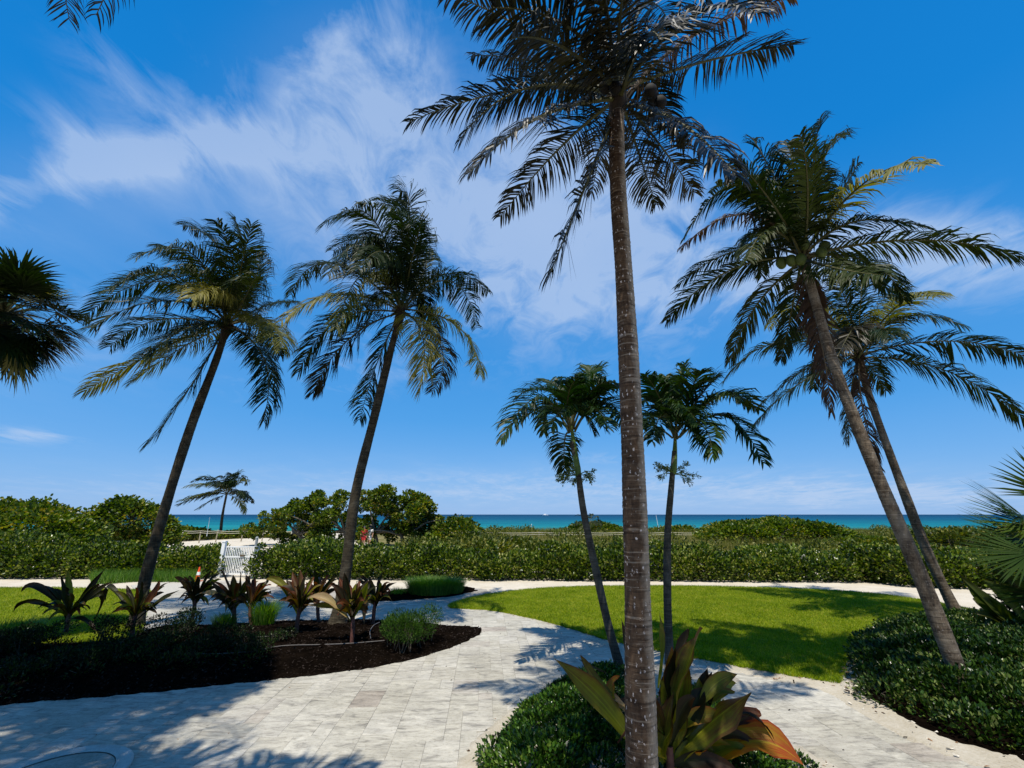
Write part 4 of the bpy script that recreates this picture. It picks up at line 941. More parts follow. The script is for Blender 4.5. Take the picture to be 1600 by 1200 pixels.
shrub('sea_grape_shrub', 'round bush at the right foot of the sea grape trees', 668, 756, 806, 38, 3, 'grape_far', 40, .22, .19, 115, group=gs, n=8, rs=.8)
shrub('sea_grape_shrub', 'bushy sea grape in front of the sand, above the hedge left of the second palm', 478, 545, 836, 27, 2, 'grape_far', 60, .18, .15, 123, group=gs, n=6, rs=.9)
shrub('sea_grape_shrub', 'green shrub with a small palm in it below the boat', 876, 978, 815, 58, 3, 'grape_far', 26, .28, .22, 116, group=gs, n=8, rs=.7)
shrub('sea_grape_shrub', 'low green shrub line right of the spotted trunk at the shore', 1012, 1100, 822, 58, 3, 'grape_far', 26, .28, .22, 117, group=gs, n=8, rs=.6)
shrub('sea_grape_shrub', 'wide domed sea grape mound right of the Christmas palms', 1092, 1330, 809, 40, 4, 'grape_far', 46, .22, .18, 118, group=gs, n=16, flat=.35, rs=.6, trunks=1)
shrub('sea_grape_shrub', 'tapering end of the sea grape mound left of the leaning trunks', 1290, 1400, 838, 32, 3, 'grape_far', 46, .20, .17, 124, group=gs, n=8, rs=.8)
shrub('sea_grape_shrub', 'yellow-green dune shrub behind the two leaning trunks', 1405, 1560, 822, 27, 3, 'dune_leaf', 60, .16, .13, 119, group=gs, n=12, rs=.7, trunks=.6, per=4)
shrub('sea_grape_shrub', 'dune shrub reaching the right edge behind the fan palm', 1520, 1760, 815, 26, 3, 'dune_leaf', 60, .16, .13, 120, group=gs, n=14, rs=.6, trunks=.6)
shrub('sea_grape_shrub', 'thin green shrub line at the shore left of the boat', 690, 890, 834, 62, 3, 'grape_far', 20, .28, .22, 121, group=gs, n=16, rs=.35)
shrub('sea_grape_shrub', 'olive thicket just behind the hedge centre', 640, 905, 840, 26, 4, 'dune_leaf', 60, .17, .13, 122, group=gs, n=14, rs=.5)

def dune_scrub():
    rnd = random.Random(77); blobs = []
    for k in range(330):
        y = rnd.uniform(24, 64)**1.0; a, b = P(640, 840, y).x, P(1560, 840, y).x; x = rnd.uniform(a, b)
        if rnd.random() < .25 and y > 32: continue
        top = (.95 if y < 34 else 1.15)*rnd.uniform(.6, 1.15); r = rnd.uniform(.5, 1.3); blobs.append((x, y, top*.5, r, r*.9, top*.55))
    p, d = blob_points(blobs, 26, .6, zmin=.05); V, Fq, var = leaf_cloud(p, d+np.array([0, 0, .6]), .17, .11, .25, round_=True)
    stuff(link('dune_scrub', mesh('dune_scrub', V, Fq, [M['dune_leaf']], None, False, {'var': var})))
dune_scrub()
shrub('sea_grape_shrub', 'loose olive shrubs behind the hedge, either side of the left Christmas palm', 850, 1000, 848, 25, 3, 'dune_leaf', 60, .16, .12, 125, group=gs, n=9, rs=.8)
shrub('sea_grape_shrub', 'green shrub just behind the hedge right of the upright Christmas palm', 1120, 1300, 850, 24.5, 3, 'grape', 60, .16, .12, 126, group=gs, n=9, rs=.8)
def sea_grape_tree(label, spec, base_px, dist, seed, trunk_xs):
    rnd = random.Random(seed); b = P(base_px, 850, dist); root = thing('sea_grape_tree', label, 'tree', (b.x, dist, 0), 'sea grape trees by the beach path'); blobs = []
    for (px, py, r) in spec:
        q = P(px, py, dist+rnd.uniform(-1.2, 1.2)); k = r*dist/F
        for _ in range(6):
            kk = rnd.uniform(.55, 1.1); blobs.append((q.x+rnd.uniform(-.8, .8)*k, q.y+rnd.uniform(-.8, .8)*k, q.z+rnd.uniform(-.55, .45)*k, k*.48*kk, k*.55*kk, k*.36*kk))
    foliage('crown', root, blobs, 62, .20, .17, M['grape_far'], True, .6, .45, .2, .3)
    for tx in trunk_xs:
        mb = MB(); q = P(tx, 850, dist); st = Vector((q.x, dist, -.05))
        tg = [bl for bl in blobs if abs(bl[0]-st.x) < 4]; rnd.shuffle(tg)
        fork = st+Vector((rnd.uniform(-.3, .3), 0, rnd.uniform(.8, 1.3)))
        mb.tube(catmull([st, st.lerp(fork, .5)+Vector((.08, 0, 0)), fork], 6), np.linspace(.20, .13, 6), 8)
        for bl in tg[:7]:
            e = Vector(bl[:3]); m_ = fork.lerp(e, .5)+Vector((0, 0, .25)); mb.tube(catmull([fork, m_, e], 7), np.linspace(.11, .03, 7), 6)
        mb.build('trunk', [M['greybark']], root, True)
sea_grape_tree('wide sea grape tree left of the second palm trunk', [(405, 824, 20), (436, 812, 22), (462, 806, 24), (455, 790, 18), (478, 784, 20), (506, 778, 20), (520, 796, 24), (540, 778, 18), (490, 812, 26), (545, 806, 22), (450, 832, 20), (515, 828, 24), (480, 834, 18)], 505, 39, 131, (470, 505, 540))
sea_grape_tree('sea grape tree with open grey limbs right of the second palm trunk', [(572, 780, 24), (590, 776, 26), (612, 780, 26), (636, 786, 26), (658, 792, 26), (674, 800, 22), (655, 812, 26), (632, 806, 26), (606, 800, 22), (580, 828, 24), (562, 820, 20), (640, 826, 20), (664, 828, 18), (600, 830, 18)], 625, 39, 132, (588, 628, 642))

# far palm on the beach path and the small palm in the shrubs
def far_palm(label, base, crown, L_, nf, seed, th=.17, name='coconut_palm', group=None, fr_n=30):
    root = thing(name, label, 'palm tree', base, group)
    trunk(root, [Vector(base)-Vector((0, 0, .1)), Vector(base).lerp(Vector(crown), .5)+Vector((-.12, 0, 0)), Vector(crown)], th, th*.6, M['trunk_l'], .14, .3, 10, seed=seed)
    rnd = random.Random(seed); c = Vector(crown)
    for k in range(nf):
        a = 2*math.pi*k*.381966+rnd.uniform(-.2, .2); el = rnd.uniform(-.5, 1.15)
        d = Vector((math.cos(a)*math.cos(el), math.sin(a)*math.cos(el), math.sin(el)))
        l = L_*rnd.uniform(.8, 1.05); mid = c+d*l*.5+Vector((-.06, 0, .03))*l; tip = c+Vector((d.x*.9-.26, d.y*.9, d.z*.72-.16))*l
        frond(root, c, mid, tip, [M['coco'] if k % 7 else M['coco_yellow'], M['rachis']], L_*.24, int(fr_n*1.4), L_*.020, .5, .16, 1.3, (.55, 1.0), seed*10+k, .03)
    return root
fb = G(344, 842); fc = P(354, 772, fb.y)
far_palm('small windswept coconut palm far off by the rope fence, in front of the sea', (fb.x, fb.y, 0), fc, 4.3, 30, 141, group='palms on the beach')
sb = P(921, 838, 55); scn = P(923, 816, 55)
far_palm('small dark palm sprouting from the shore shrubs below the boat', (sb.x, 55, 0), scn, 2.1, 11, 142, .12, group='palms on the beach')

# ------------------------------------------------------------------ grass, dune grass, clumps
def blades(name, poly, n, hgt, wid, mat, zf, lean=.5, parent=None, dens=None):
    poly = np.asarray(poly); lo, hi = poly.min(0), poly.max(0); pts = np.zeros((0, 2))
    while len(pts) < n:
        q = RNG.uniform(lo, hi, (n*2, 2)); q = q[in_poly(q[:, 0], q[:, 1], poly)]
        if dens is not None: q = q[RNG.uniform(size=len(q)) < dens(q)]
        pts = np.concatenate([pts, q])
    pts = pts[:n]; z = zf(pts) if callable(zf) else np.full(n, zf)
    b = np.column_stack([pts, z]); h = hgt*RNG.uniform(.6, 1.3, n)[:, None]; a = RNG.uniform(0, 2*np.pi, n)
    w = np.column_stack([np.cos(a), np.sin(a), np.zeros(n)])*wid*.5
    t = b+np.column_stack([RNG.normal(0, lean, n), RNG.normal(0, lean, n), np.ones(n)])*h
    V = np.stack([b-w, b+w, t], 1).reshape(-1, 3)
    return stuff(link(name, mesh(name, V, [np.arange(3*n).reshape(-1, 3)], [mat], None, False, {'var': np.repeat(RNG.uniform(0, 1, n), 3)}), parent))
def nearer(q): return np.clip(9.0/np.maximum(q[:, 1], 1), .35, 1)**1.3
blades('grass', LAWN, 330000, .050, .013, M['grassblade'], .022, .55, dens=nearer)
blades('grass', LAWN_L, 90000, .055, .016, M['grassblade'], .022, .55)
DG = np.array([tuple(P(680, 845, 30).xy), tuple(P(1500, 845, 30).xy), tuple(P(1500, 845, 66).xy), tuple(P(640, 845, 66).xy)])
blades('dune_grass', DG, 120000, .80, .040, M['dunegrass'], 0.0, .35)
dune = struct(mound('dune', smooth_poly([tuple(p) for p in [P(650, 845, 27).xy, P(1000, 845, 27).xy, P(1500, 845, 27).xy, P(1560, 845, 68).xy, P(1000, 845, 70).xy, P(600, 845, 68).xy]], 5), 0.0, .55, M['dune'], 1.0, .03, 14))
DGL = np.array([tuple(P(150, 845, 50).xy), tuple(P(470, 845, 50).xy), tuple(P(470, 845, 60).xy), tuple(P(130, 845, 60).xy)])
blades('dune_grass', DGL, 14000, .7, .04, M['dunegrass'], 0.0, .35)
WG = gpoly([(150, 912), (220, 908), (300, 910), (305, 904), (220, 899), (150, 902)], 3)
blades('wild_grass', WG, 7000, .42, .02, M['clump'], -.03, .4)

def grass_clump(label, px, r, h, n, seed, mat='clump', squash=1.0, z=.02):
    rng = np.random.default_rng(seed); b = G(*px); o0 = np.array([b.x, b.y, z]); rr = r*np.sqrt(rng.uniform(0, 1, n)); a = rng.uniform(0, 2*np.pi, n)
    base = np.column_stack([rr*np.cos(a), rr*np.sin(a)*squash, np.zeros(n)])
    out = np.column_stack([np.cos(a)*rr/r, np.sin(a)*rr/r, np.zeros(n)])*.35+rng.normal(0, .22, (n, 3))*np.array([1, 1, 0])
    L_ = h*rng.uniform(.7, 1.2, n)[:, None]; w = np.column_stack([np.sin(a), -np.cos(a), np.zeros(n)])*.006
    m_ = base+(out*.45+np.array([0, 0, .62]))*L_; t = base+(out*1.15+np.array([0, 0, .92]))*L_
    V = np.stack([base-w, base+w, m_-w*.8, m_+w*.8, t], 1).reshape(-1, 3); k = np.arange(n)[:, None]*5
    me = mesh('grass_clump', V, [k+np.array([[0, 1, 3, 2]]), k+np.array([[2, 3, 4]])], [M[mat]], None, False, {'var': np.repeat(rng.uniform(0, 1, n), 5)})
    o = link('grass_clump', me); o.location = o0; return tag(o, label, 'ornamental grass', 'ornamental grass clumps')
grass_clump('bright rounded clump of fine grass in front of the hedge, left of the lawn tip', (672, 929), .75, .52, 4200, 151, squash=.6)
grass_clump('fine grass clump touching the right side of the bright rounded one', (705, 926), .42, .45, 1800, 152)
grass_clump('upright grass tuft beside the ti plants, left of the second palm', (410, 982), .22, .62, 700, 153)
grass_clump('pale grass tuft on the path edge left of the ti plants', (350, 982), .24, .32, 500, 154)
grass_clump('dark low grass tuft at the left edge of the bed', (12, 1000), .5, .38, 700, 155)
grass_clump('thin grass tuft at the right end of the mulch strip', (622, 930), .3, .22, 260, 156)

# ------------------------------------------------------------------ ti plants
def ti_leaf(parent, p0, p1, p2, width, mat, seed, fold=.30, name='leaf', wave=.1):
    rng = np.random.default_rng(seed); p0, p1, p2 = (np.array(tuple(p)) for p in (p0, p1, p2)); cpt = 2*p1-.5*(p0+p2)
    K = 13; s = np.linspace(0, 1, K)[:, None]; R = (1-s)**2*p0+2*s*(1-s)*cpt+s*s*p2
    T = unit(2*(1-s)*(cpt-p0)+2*s*(p2-cpt))
    view = unit(np.array([0, 0, H])-R)              # blades turn their face roughly outward-up
    upv = unit(np.array([0, 0, 1.0])*.55+view*.6+rng.normal(0, .35, 3)); S = unit(np.cross(T, upv)); Nn = np.cross(S, T)
    prof = np.interp(s[:, 0], [0, .08, .22, .45, .65, .82, .94, 1], [.22, .26, .62, 1.0, .95, .62, .24, .01])*width*.5
    cols = np.array([-1, -.5, 0, .5, 1.0])
    wv = wave*width*np.sin(s*np.pi*rng.uniform(3, 5)+rng.uniform(0, 6))
    V = R[:, None]+S[:, None]*(cols[None, :, None]*prof[:, None, None])+Nn[:, None]*(np.abs(cols)[None, :, None]**1.2*prof[:, None, None]*fold*2+np.sign(cols)[None, :, None]*np.abs(cols)[None, :, None]**2*wv[:, None, :])
    n = 5; i = np.arange(K-1)[:, None]*n; j = np.arange(n-1)[None]
    q = np.stack([i+j, i+j+1, i+n+j+1, i+n+j], -1).reshape(-1, 4)
    me = mesh(name, V.reshape(-1, 3)-np.array(parent['_loc']), [q], [mat], None, True, {'along': np.repeat(s[:, 0], n), 'across': np.tile(cols, K)})
    return link(name, me, parent)
def ti_plant(label, base_px, crown_px, tips, seed, width=.13, kinds=('ti_dark', 'ti_red', 'ti_dark', 'ti_green', 'ti_red'), extra=24, group='ti plants in the bed'):
    b = G(*base_px); y = b.y; root = thing('ti_plant', label, 'plant', (b.x, b.y, .06), group); c = P(*crown_px, y); rnd = random.Random(seed)
    mb = MB(); n = 14; pts = catmull([Vector((b.x, b.y, 0)), Vector((b.x, b.y, 0)).lerp(c, .5)+Vector((rnd.uniform(-.03, .03), 0, 0)), c], n); mb.tube(pts, [.042*(1+.14*((i*1.7) % 1)) for i in range(n)], 8); mb.build('stem', [M['ti_stem']], root, True)
    for k, t in enumerate(tips):
        (tx, ty) = t[:2]; mx = t[2] if len(t) > 2 and isinstance(t[2], tuple) else None; kind = t[-1] if isinstance(t[-1], str) else rnd.choice(kinds)
        dy = rnd.uniform(-.28, .28); tip = P(tx, ty, y+dy)
        if mx: mid = P(*mx, y+dy*.5)
        else: mid = c.lerp(tip, .5)+Vector((rnd.uniform(-.03, .03), 0, .05+.04*rnd.random()))
        ti_leaf(root, c+Vector((rnd.uniform(-.02, .02), rnd.uniform(-.02, .02), rnd.uniform(-.26, .02))), mid, tip, width*rnd.uniform(.8, 1.15), M[kind], seed*50+k)
    for k in range(extra):
        a = rnd.uniform(0, 2*math.pi); r = rnd.uniform(.28, .55); tip = c+Vector((math.cos(a)*r, math.sin(a)*r, rnd.uniform(-.15, .55))); mid = c.lerp(tip, .5)+Vector((0, 0, .08))
        ti_leaf(root, c-Vector((0, 0, rnd.uniform(0, .22))), mid, tip, width*rnd.uniform(.5, .85), M[rnd.choice(kinds)], seed*50+40+k)
    return root
D_, R_, G_, Y_ = 'ti_dark', 'ti_red', 'ti_green', 'ti_dry'
ti_plant('large dark ti plant with arching leaves in front of the small left lawn', (102, 992), (109, 955), [(33, 925, (62, 918), D_), (20, 958, (48, 938), D_), (52, 918, (80, 925), D_), (106, 893, (107, 925), G_), (163, 890, (135, 925), D_), (178, 908, (145, 930), D_), (148, 968, (160, 928), D_), (95, 900, (100, 930), D_), (60, 950, (85, 945), D_), (150, 985, (128, 970), D_)], 161, .15)
ti_plant('spidery ti plant in front of the left leaning palm trunk', (206, 1000), (213, 957), [(165, 940, (172, 918), D_), (198, 914, (204, 938), D_), (222, 908, (217, 932), D_), (249, 906, (238, 932), R_), (281, 922, (252, 938), D_), (268, 930, (245, 945), D_), (178, 945, (196, 945), D_)], 162, .12)
ti_plant('red-stemmed ti plant on the path edge below the traffic cone', (299, 976), (306, 934), [(279, 918, (292, 922), D_), (287, 902, (297, 915), R_), (309, 900, (308, 918), D_), (334, 890, (320, 910), D_), (338, 916, (322, 918), D_), (272, 902, (288, 912), R_)], 163, .12)
ti_plant('ti plant with reddish upright leaves right below the white gate', (368, 980), (367, 942), [(345, 890, (354, 912), R_), (364, 898, (366, 920), R_), (376, 894, (372, 918), R_), (390, 898, (380, 920), G_), (330, 908, (345, 926), D_), (305, 931, (336, 930), Y_), (326, 938, (345, 934), D_), (352, 958, (358, 938), Y_)], 164, .14)
ti_plant('bronze ti plant leaning right, next to the upright grass tuft', (394, 982), (392, 942), [(398, 901, (396, 922), R_), (412, 912, (404, 925), R_), (424, 926, (410, 932), D_), (384, 898, (388, 920), D_), (424, 914, (408, 922), R_)], 165, .13)
ti_plant('tall ti plant with a long olive leaf bending left and a bare red stem', (463, 998), (469, 946), [(414, 905, (442, 916), G_), (469, 890, (469, 918), R_), (480, 893, (474, 918), D_), (490, 900, (481, 922), G_), (438, 918, (452, 925), D_), (457, 893, (463, 918), R_), (447, 905, (458, 925), D_)], 166, .16)
ti_plant('dark ti plant behind the others near the path', (498, 976), (497, 932), [(491, 888, (493, 910), D_), (506, 904, (502, 918), D_), (524, 912, (510, 920), R_), (530, 922, (513, 926), D_), (478, 910, (488, 922), D_), (470, 925, (484, 928), D_)], 167, .14)
ti_plant('ti plant with a big yellowing leaf stretched left, near the drip tubing', (549, 1014), (551, 955), [(480, 935, (512, 938), Y_), (476, 945, (512, 950), G_), (538, 893, (544, 925), D_), (546, 912, (548, 935), R_), (575, 910, (566, 932), G_), (558, 908, (554, 932), G_), (520, 912, (536, 932), D_), (530, 902, (540, 930), R_)], 168, .17)
ti_plant('bronze ti plant with a hanging dry leaf beside the feathery shrub', (583, 982), (587, 936), [(577, 902, (581, 918), R_), (591, 904, (590, 920), R_), (604, 915, (596, 924), D_), (620, 910, (604, 920), D_), (569, 976, (573, 942), Y_), (572, 915, (580, 925), D_), (612, 925, (600, 930), D_)], 169, .14)

def big_ti():
    y = 4.75; b = P(1050, 1290, y); root = thing('ti_plant', 'large glossy ti plant with broad olive and bronze leaves around the spotted trunk', 'plant', (b.x, y, .1))
    stem_top = P(1045, 1165, y); mb = MB()
    mb.tube(catmull([Vector((b.x, y, 0)), Vector((b.x+.03, y, .3)), stem_top], 12), [.036*(1+.12*((i*1.7) % 1)) for i in range(12)], 8); mb.build('stem', [M['ti_stem']], root, True)
    L_ = [((992, 1168), (940, 1098), (866, 1029), 30, G_, (.0, -.05, -.15)), ((980, 1128), (938, 1075), (907, 1024), 18, G_, (0, .05, .1)), ((960, 1092), (955, 1072), (968, 1056), 14, 'ti_yellow', (0, .1, .1)), ((984, 1110), (962, 1092), (948, 1080), 9, 'ti_dry', (0, .05, .1)), ((986, 1116), (968, 1100), (955, 1088), 9, 'ti_dry', (0, .05, .05)),
          ((1036, 1195), (1062, 1080), (1096, 980), 46, G_, (0, -.02, .0)), ((1040, 1130), (1048, 1075), (1050, 1010), 24, 'ti_yellow', (0, .1, .15)), ((1058, 1182), (1112, 1128), (1174, 1082), 38, G_, (0, -.1, -.2)), ((1092, 1108), (1116, 1070), (1152, 1053), 20, G_, (0, .05, .12)),
          ((1098, 1122), (1098, 1085), (1106, 1044), 20, D_, (0, .1, .15)), ((985, 1070), (980, 1015), (971, 968), 9, D_, (0, .05, .1)), ((1028, 1075), (1033, 1010), (1030, 955), 11, G_, (0, .2, .25)), ((1105, 1138), (1165, 1117), (1211, 1158), 13, D_, (0, 0, -.1)),
          ((1085, 1205), (1175, 1158), (1256, 1196), 46, 'ti_yellow', (0, -.05, -.15)), ((1078, 1168), (1130, 1146), (1180, 1162), 16, R_, (0, 0, -.05)), ((1046, 1120), (1056, 1050), (1076, 983), 30, D_, (0, .1, .15)), ((1042, 1200), (1095, 1186), (1155, 1206), 18, D_, (0, -.1, -.2)),
          ((1092, 1176), (1112, 1160), (1142, 1165), 12, 'ti_yellow', (0, -.05, -.1)), ((1084, 1195), (1094, 1180), (1104, 1168), 12, 'ti_yellow', (0, -.1, -.1)), ((1046, 1150), (1046, 1100), (1030, 1060), 22, G_, (0, .05, .1)), ((1060, 1160), (1080, 1110), (1100, 1075), 30, D_, (0, .0, .05)), ((1100, 1110), (1118, 1078), (1150, 1068), 22, G_, (0, .15, .3)),
          ((1070, 1150), (1088, 1110), (1092, 1060), 26, G_, (0, .05, .1)), ((1050, 1175), (1058, 1130), (1066, 1090), 26, G_, (0, .0, .02)), ((1120, 1150), (1165, 1120), (1190, 1118), 20, R_, (0, .1, .1)), ((905, 1030), (920, 1040), (950, 1052), 5, D_, (0, .2, .3)), ((1034, 1110), (1040, 1080), (1040, 1050), 16, R_, (0, .1, .1)), ((1036, 1190), (1040, 1140), (1052, 1085), 26, G_, (0, -.03, -.05)), ((1064, 1150), (1094, 1100), (1112, 1050), 24, D_, (0, .08, .14)), ((1060, 1170), (1100, 1150), (1150, 1142), 20, R_, (0, .05, .1)), ((1084, 1120), (1110, 1088), (1148, 1082), 20, G_, (0, .1, .16)), ((1038, 1150), (1062, 1090), (1070, 1020), 30, G_, (0, .03, .06)), ((1090, 1196), (1130, 1172), (1165, 1168), 18, G_, (0, -.06, -.1))]
    for k, (p0, p1, p2, w, kind, dy) in enumerate(L_):
        a, m_, t = P(*p0, y+dy[0]), P(*p1, y+dy[1]), P(*p2, y+dy[2]); wid = w*(y*.98)/F*1.0
        ti_leaf(root, a, m_, t, wid, M[kind], 1700+k, .22, wave=.10)
    rnd = random.Random(44); c = stem_top
    for k in range(16):
        a = rnd.uniform(-.6, 3.8); el = rnd.uniform(.25, 1.15); L_ = rnd.uniform(.45, .72); d = Vector((math.cos(a)*math.cos(el), math.sin(a)*math.cos(el), math.sin(el)))
        st = c+Vector((0, 0, rnd.uniform(-.25, .05))); tip = st+d*L_+Vector((0, 0, -.12)); mid = st+d*L_*.5+Vector((0, 0, .05))
        ti_leaf(root, st, mid, tip, rnd.uniform(.09, .14), M[rnd.choice((G_, G_, D_, R_, 'ti_yellow'))], 1760+k, .25, wave=.10)
big_ti()

M['strap'] = ti_mat('strap_leaf', (.060, .085, .008), (.035, .055, .007), (.050, .050, .010))
# strap-leaved plant at the right edge
def strap_plant():
    b = G(1645, 1010); root = thing('strap_leaf_plant', 'dark plant with long strap leaves under the fan palm at the right edge', 'plant', (b.x, b.y, .05))
    y = b.y
    for k, (p0, p1, p2, w, kind) in enumerate([((1625, 1005), (1560, 955), (1500, 898), 18, 'strap'), ((1625, 1000), (1575, 940), (1530, 905), 20, 'strap'), ((1620, 1010), (1570, 975), (1525, 958), 24, 'strap'), ((1630, 990), (1600, 930), (1570, 895), 22, 'strap'), ((1640, 1015), (1590, 1000), (1540, 985), 20, 'strap'), ((1640, 990), (1570, 965), (1503, 900), 20, 'strap'), ((1640, 1000), (1580, 975), (1520, 935), 22, 'strap'), ((1650, 980), (1590, 930), (1545, 880), 16, 'strap'), ((1640, 1000), (1590, 985), (1535, 968), 15, 'strap'), ((1655, 990), (1610, 940), (1575, 920), 20, 'strap'), ((1640, 1010), (1560, 990), (1500, 975), 12, 'strap'), ((1650, 980), (1620, 930), (1590, 915), 22, 'strap'), ((1660, 1000), (1700, 940), (1720, 880), 20, 'strap'), ((1650, 1000), (1600, 985), (1545, 945), 26, 'strap')]):
        ti_leaf(root, P(*p0, y), P(*p1, y-.1), P(*p2, y-.15+.05*k), w*y/F, M[kind], 1800+k, .25)
strap_plant()

# ------------------------------------------------------------------ low shrubs
def mound_shrub(name, label, poly, h, n, r, density, L_, W, mat, seed, cat='shrub', group=None, edge=.25, z0=.02, rz=.6, hf=None, shell=.5):
    rnd = random.Random(seed); poly = np.asarray(poly); c = poly.mean(0); root = thing(name, label, cat, (c[0], c[1], z0), group); blobs = []
    lo, hi = poly.min(0), poly.max(0); tries = 0
    while len(blobs) < n and tries < 20000:
        tries += 1; x, y = rnd.uniform(lo[0], hi[0]), rnd.uniform(lo[1], hi[1])
        if not in_poly(np.array([x]), np.array([y]), poly)[0]: continue
        hh = bed_height(poly, x, y, h*.45, h, r*2.2)*rnd.uniform(.85, 1.1)*(hf(x, y) if hf else 1)
        rr = r*rnd.uniform(.75, 1.25); blobs.append((x, y, max(hh-rr*rz, .05), rr, rr, rr*rz))
    foliage('foliage', root, blobs, density, L_, W, M[mat], False, shell, .7, .25, z0)
    twigs('stems', root, blobs[::2], z0, M['twig'], 2, .007)
    return root
SH_L = gpoly([(770, 1300), (775, 1200), (815, 1145), (862, 1098), (915, 1068), (968, 1060), (985, 1100), (1000, 1300)], 4)
mound_shrub('low_ficus_shrub', 'dark glossy ficus groundcover in the island left of the spotted trunk', SH_L, .42, 130, .23, 1150, .050, .030, 'ficus', 181, group='clipped ficus groundcover')
SH_R = gpoly([(1035, 1300), (1040, 1110), (1080, 1085), (1130, 1130), (1190, 1170), (1260, 1230), (1280, 1300)], 4)
mound_shrub('low_ficus_shrub', 'dark ficus groundcover under the broad ti leaves right of the spotted trunk', SH_R, .36, 60, .22, 1150, .050, .030, 'ficus', 182, group='clipped ficus groundcover')
SH_B = gpoly([(1352, 1058), (1362, 1018), (1400, 985), (1500, 975), (1700, 1000), (1850, 1100), (1850, 1230), (1600, 1172), (1500, 1140), (1420, 1112), (1360, 1082)], 4)
mound_shrub('low_ficus_shrub', 'wide mound of clipped ficus around the leaning trunk on the right', SH_B, .48, 300, .36, 560, .062, .040, 'ficus_r', 183, group='clipped ficus groundcover')

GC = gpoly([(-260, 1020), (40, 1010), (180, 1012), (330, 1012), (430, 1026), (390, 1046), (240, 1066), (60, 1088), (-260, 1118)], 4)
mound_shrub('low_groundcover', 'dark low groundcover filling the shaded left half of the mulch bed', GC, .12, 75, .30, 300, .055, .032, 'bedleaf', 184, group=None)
gb = 'small shrubs in the mulch bed'
def small_shrub(label, px, r, h, seed, mat='bedleaf', dens=520, L_=.045, W=.024, group=gb, name='small_shrub', nb=9):
    b = G(*px); rnd = random.Random(seed); root = thing(name, label, 'shrub', (b.x, b.y, .05), group); blobs = []
    for k in range(nb):
        a = rnd.uniform(0, 2*math.pi); q = r*math.sqrt(rnd.random())*.8; blobs.append((b.x+q*math.cos(a), b.y+q*math.sin(a), .08+h*rnd.uniform(.35, .72), r*rnd.uniform(.3, .45), r*rnd.uniform(.3, .45), h*rnd.uniform(.28, .4)))
    foliage('foliage', root, blobs, dens, L_, W, M[mat], False, .6, .9, .25, .05)
    twigs('stems', root, blobs, .03, M['twig'], 2, .006)
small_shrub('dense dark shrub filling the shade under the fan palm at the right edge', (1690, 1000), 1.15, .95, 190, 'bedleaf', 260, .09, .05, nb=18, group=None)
small_shrub('bright feathery shrub at the right tip of the mulch bed', (636, 1012), .62, .62, 191, 'feather', 900, .060, .014, nb=14, name='feathery_shrub')
for k, (lab, px, r, h) in enumerate([
    ('small shrub between the spidery ti plant and the cone', (262, 1006), .60, .55), ('small shrub left of the leaning trunk in front of the small lawn', (180, 1010), .50, .52), ('dark small shrub under the large dark ti plant', (60, 1022), .65, .50),
    ('dark small shrub at the left edge of the bed', (-10, 1030), .60, .42), ('small shrub below the reddish upright ti plant', (345, 1016), .55, .42), ('small shrub at the drip tube bend', (395, 1028), .42, .34),
    ('low shrub in the shade in front of the leaning trunk', (215, 1034), .60, .36), ('low shrub in the shade left of centre in the bed', (120, 1050), .55, .30), ('seedling shrub at the foot of the tall red-stemmed ti plant', (440, 1010), .28, .26), ('low shrub in front of the cone-side ti plant', (310, 1034), .45, .32), ('low shrub at the far left front of the bed', (20, 1065), .5, .26)]):
    small_shrub(lab, px, r, h, 200+k)

# ------------------------------------------------------------------ mulch chips, litter, stones
def chips(name, poly, n, size, mat_list, zf, seed):
    rng = np.random.default_rng(seed); poly = np.asarray(poly); lo, hi = poly.min(0), poly.max(0); q = rng.uniform(lo, hi, (n*3, 2)); q = q[in_poly(q[:, 0], q[:, 1], poly)][:n]; n = len(q)
    z = np.array([zf(a, b) for a, b in q]); c = np.column_stack([q, z+.004]); d = unit(rng.normal(0, 1, (n, 3))*np.array([1, 1, .35])); s = unit(np.cross(d, np.array([0, 0, 1.0])+rng.normal(0, .4, (n, 3))))
    L_ = size*rng.uniform(.5, 1.5, n)[:, None]; W = L_*rng.uniform(.25, .6, n)[:, None]; nn = np.cross(s, d)
    V = np.stack([c-d*L_-s*W, c+d*L_-s*W*.7, c+d*L_*.9+s*W, c-d*L_+s*W, c+nn*W*.7], 1).reshape(-1, 3); k = np.arange(n)[:, None]*5
    tri = np.concatenate([k+np.array([[a, b, 4]]) for a, b in ((0, 1), (1, 2), (2, 3), (3, 0))])
    mi = np.tile(rng.integers(0, len(mat_list), n), 4)
    return stuff(link(name, mesh(name, V, [tri], mat_list, mi)))
M['chip'] = plain('bark_chip', (.009, .0058, .004), .9, 0, .5, 9); M['chip2'] = plain('bark_chip_pale', (.022, .014, .010), .9, 0, .5, 9); M['pebble'] = plain('coral_pebble', (.55, .50, .42), .9, 0, .2, 9); M['chip'].node_tree.nodes['Principled BSDF'].inputs['Specular IOR Level'].default_value = .05; M['dryleaf'] = plain('dry_leaf_bit', (.20, .11, .055), .8, 0, .5, 9)
chips('mulch_chips', BED, 16000, .018, [M['chip'], M['chip'], M['chip'], M['chip2']], lambda x, y: bed_height(BED, x, y, .012, .12), 211)
chips('leaf_litter', EDGE_R, 900, .020, [M['dryleaf'], M['chip2'], M['pebble'], M['pebble']], lambda x, y: .016, 212)
chips('leaf_litter', ISLAND, 700, .016, [M['dryleaf'], M['chip2'], M['pebble']], lambda x, y: bed_height(ISLAND, x, y, .006, .10, 1.0), 213)
LW = np.concatenate([LAWN[-60:], LAWN[-60:][::-1]-np.array([.0, .16])])
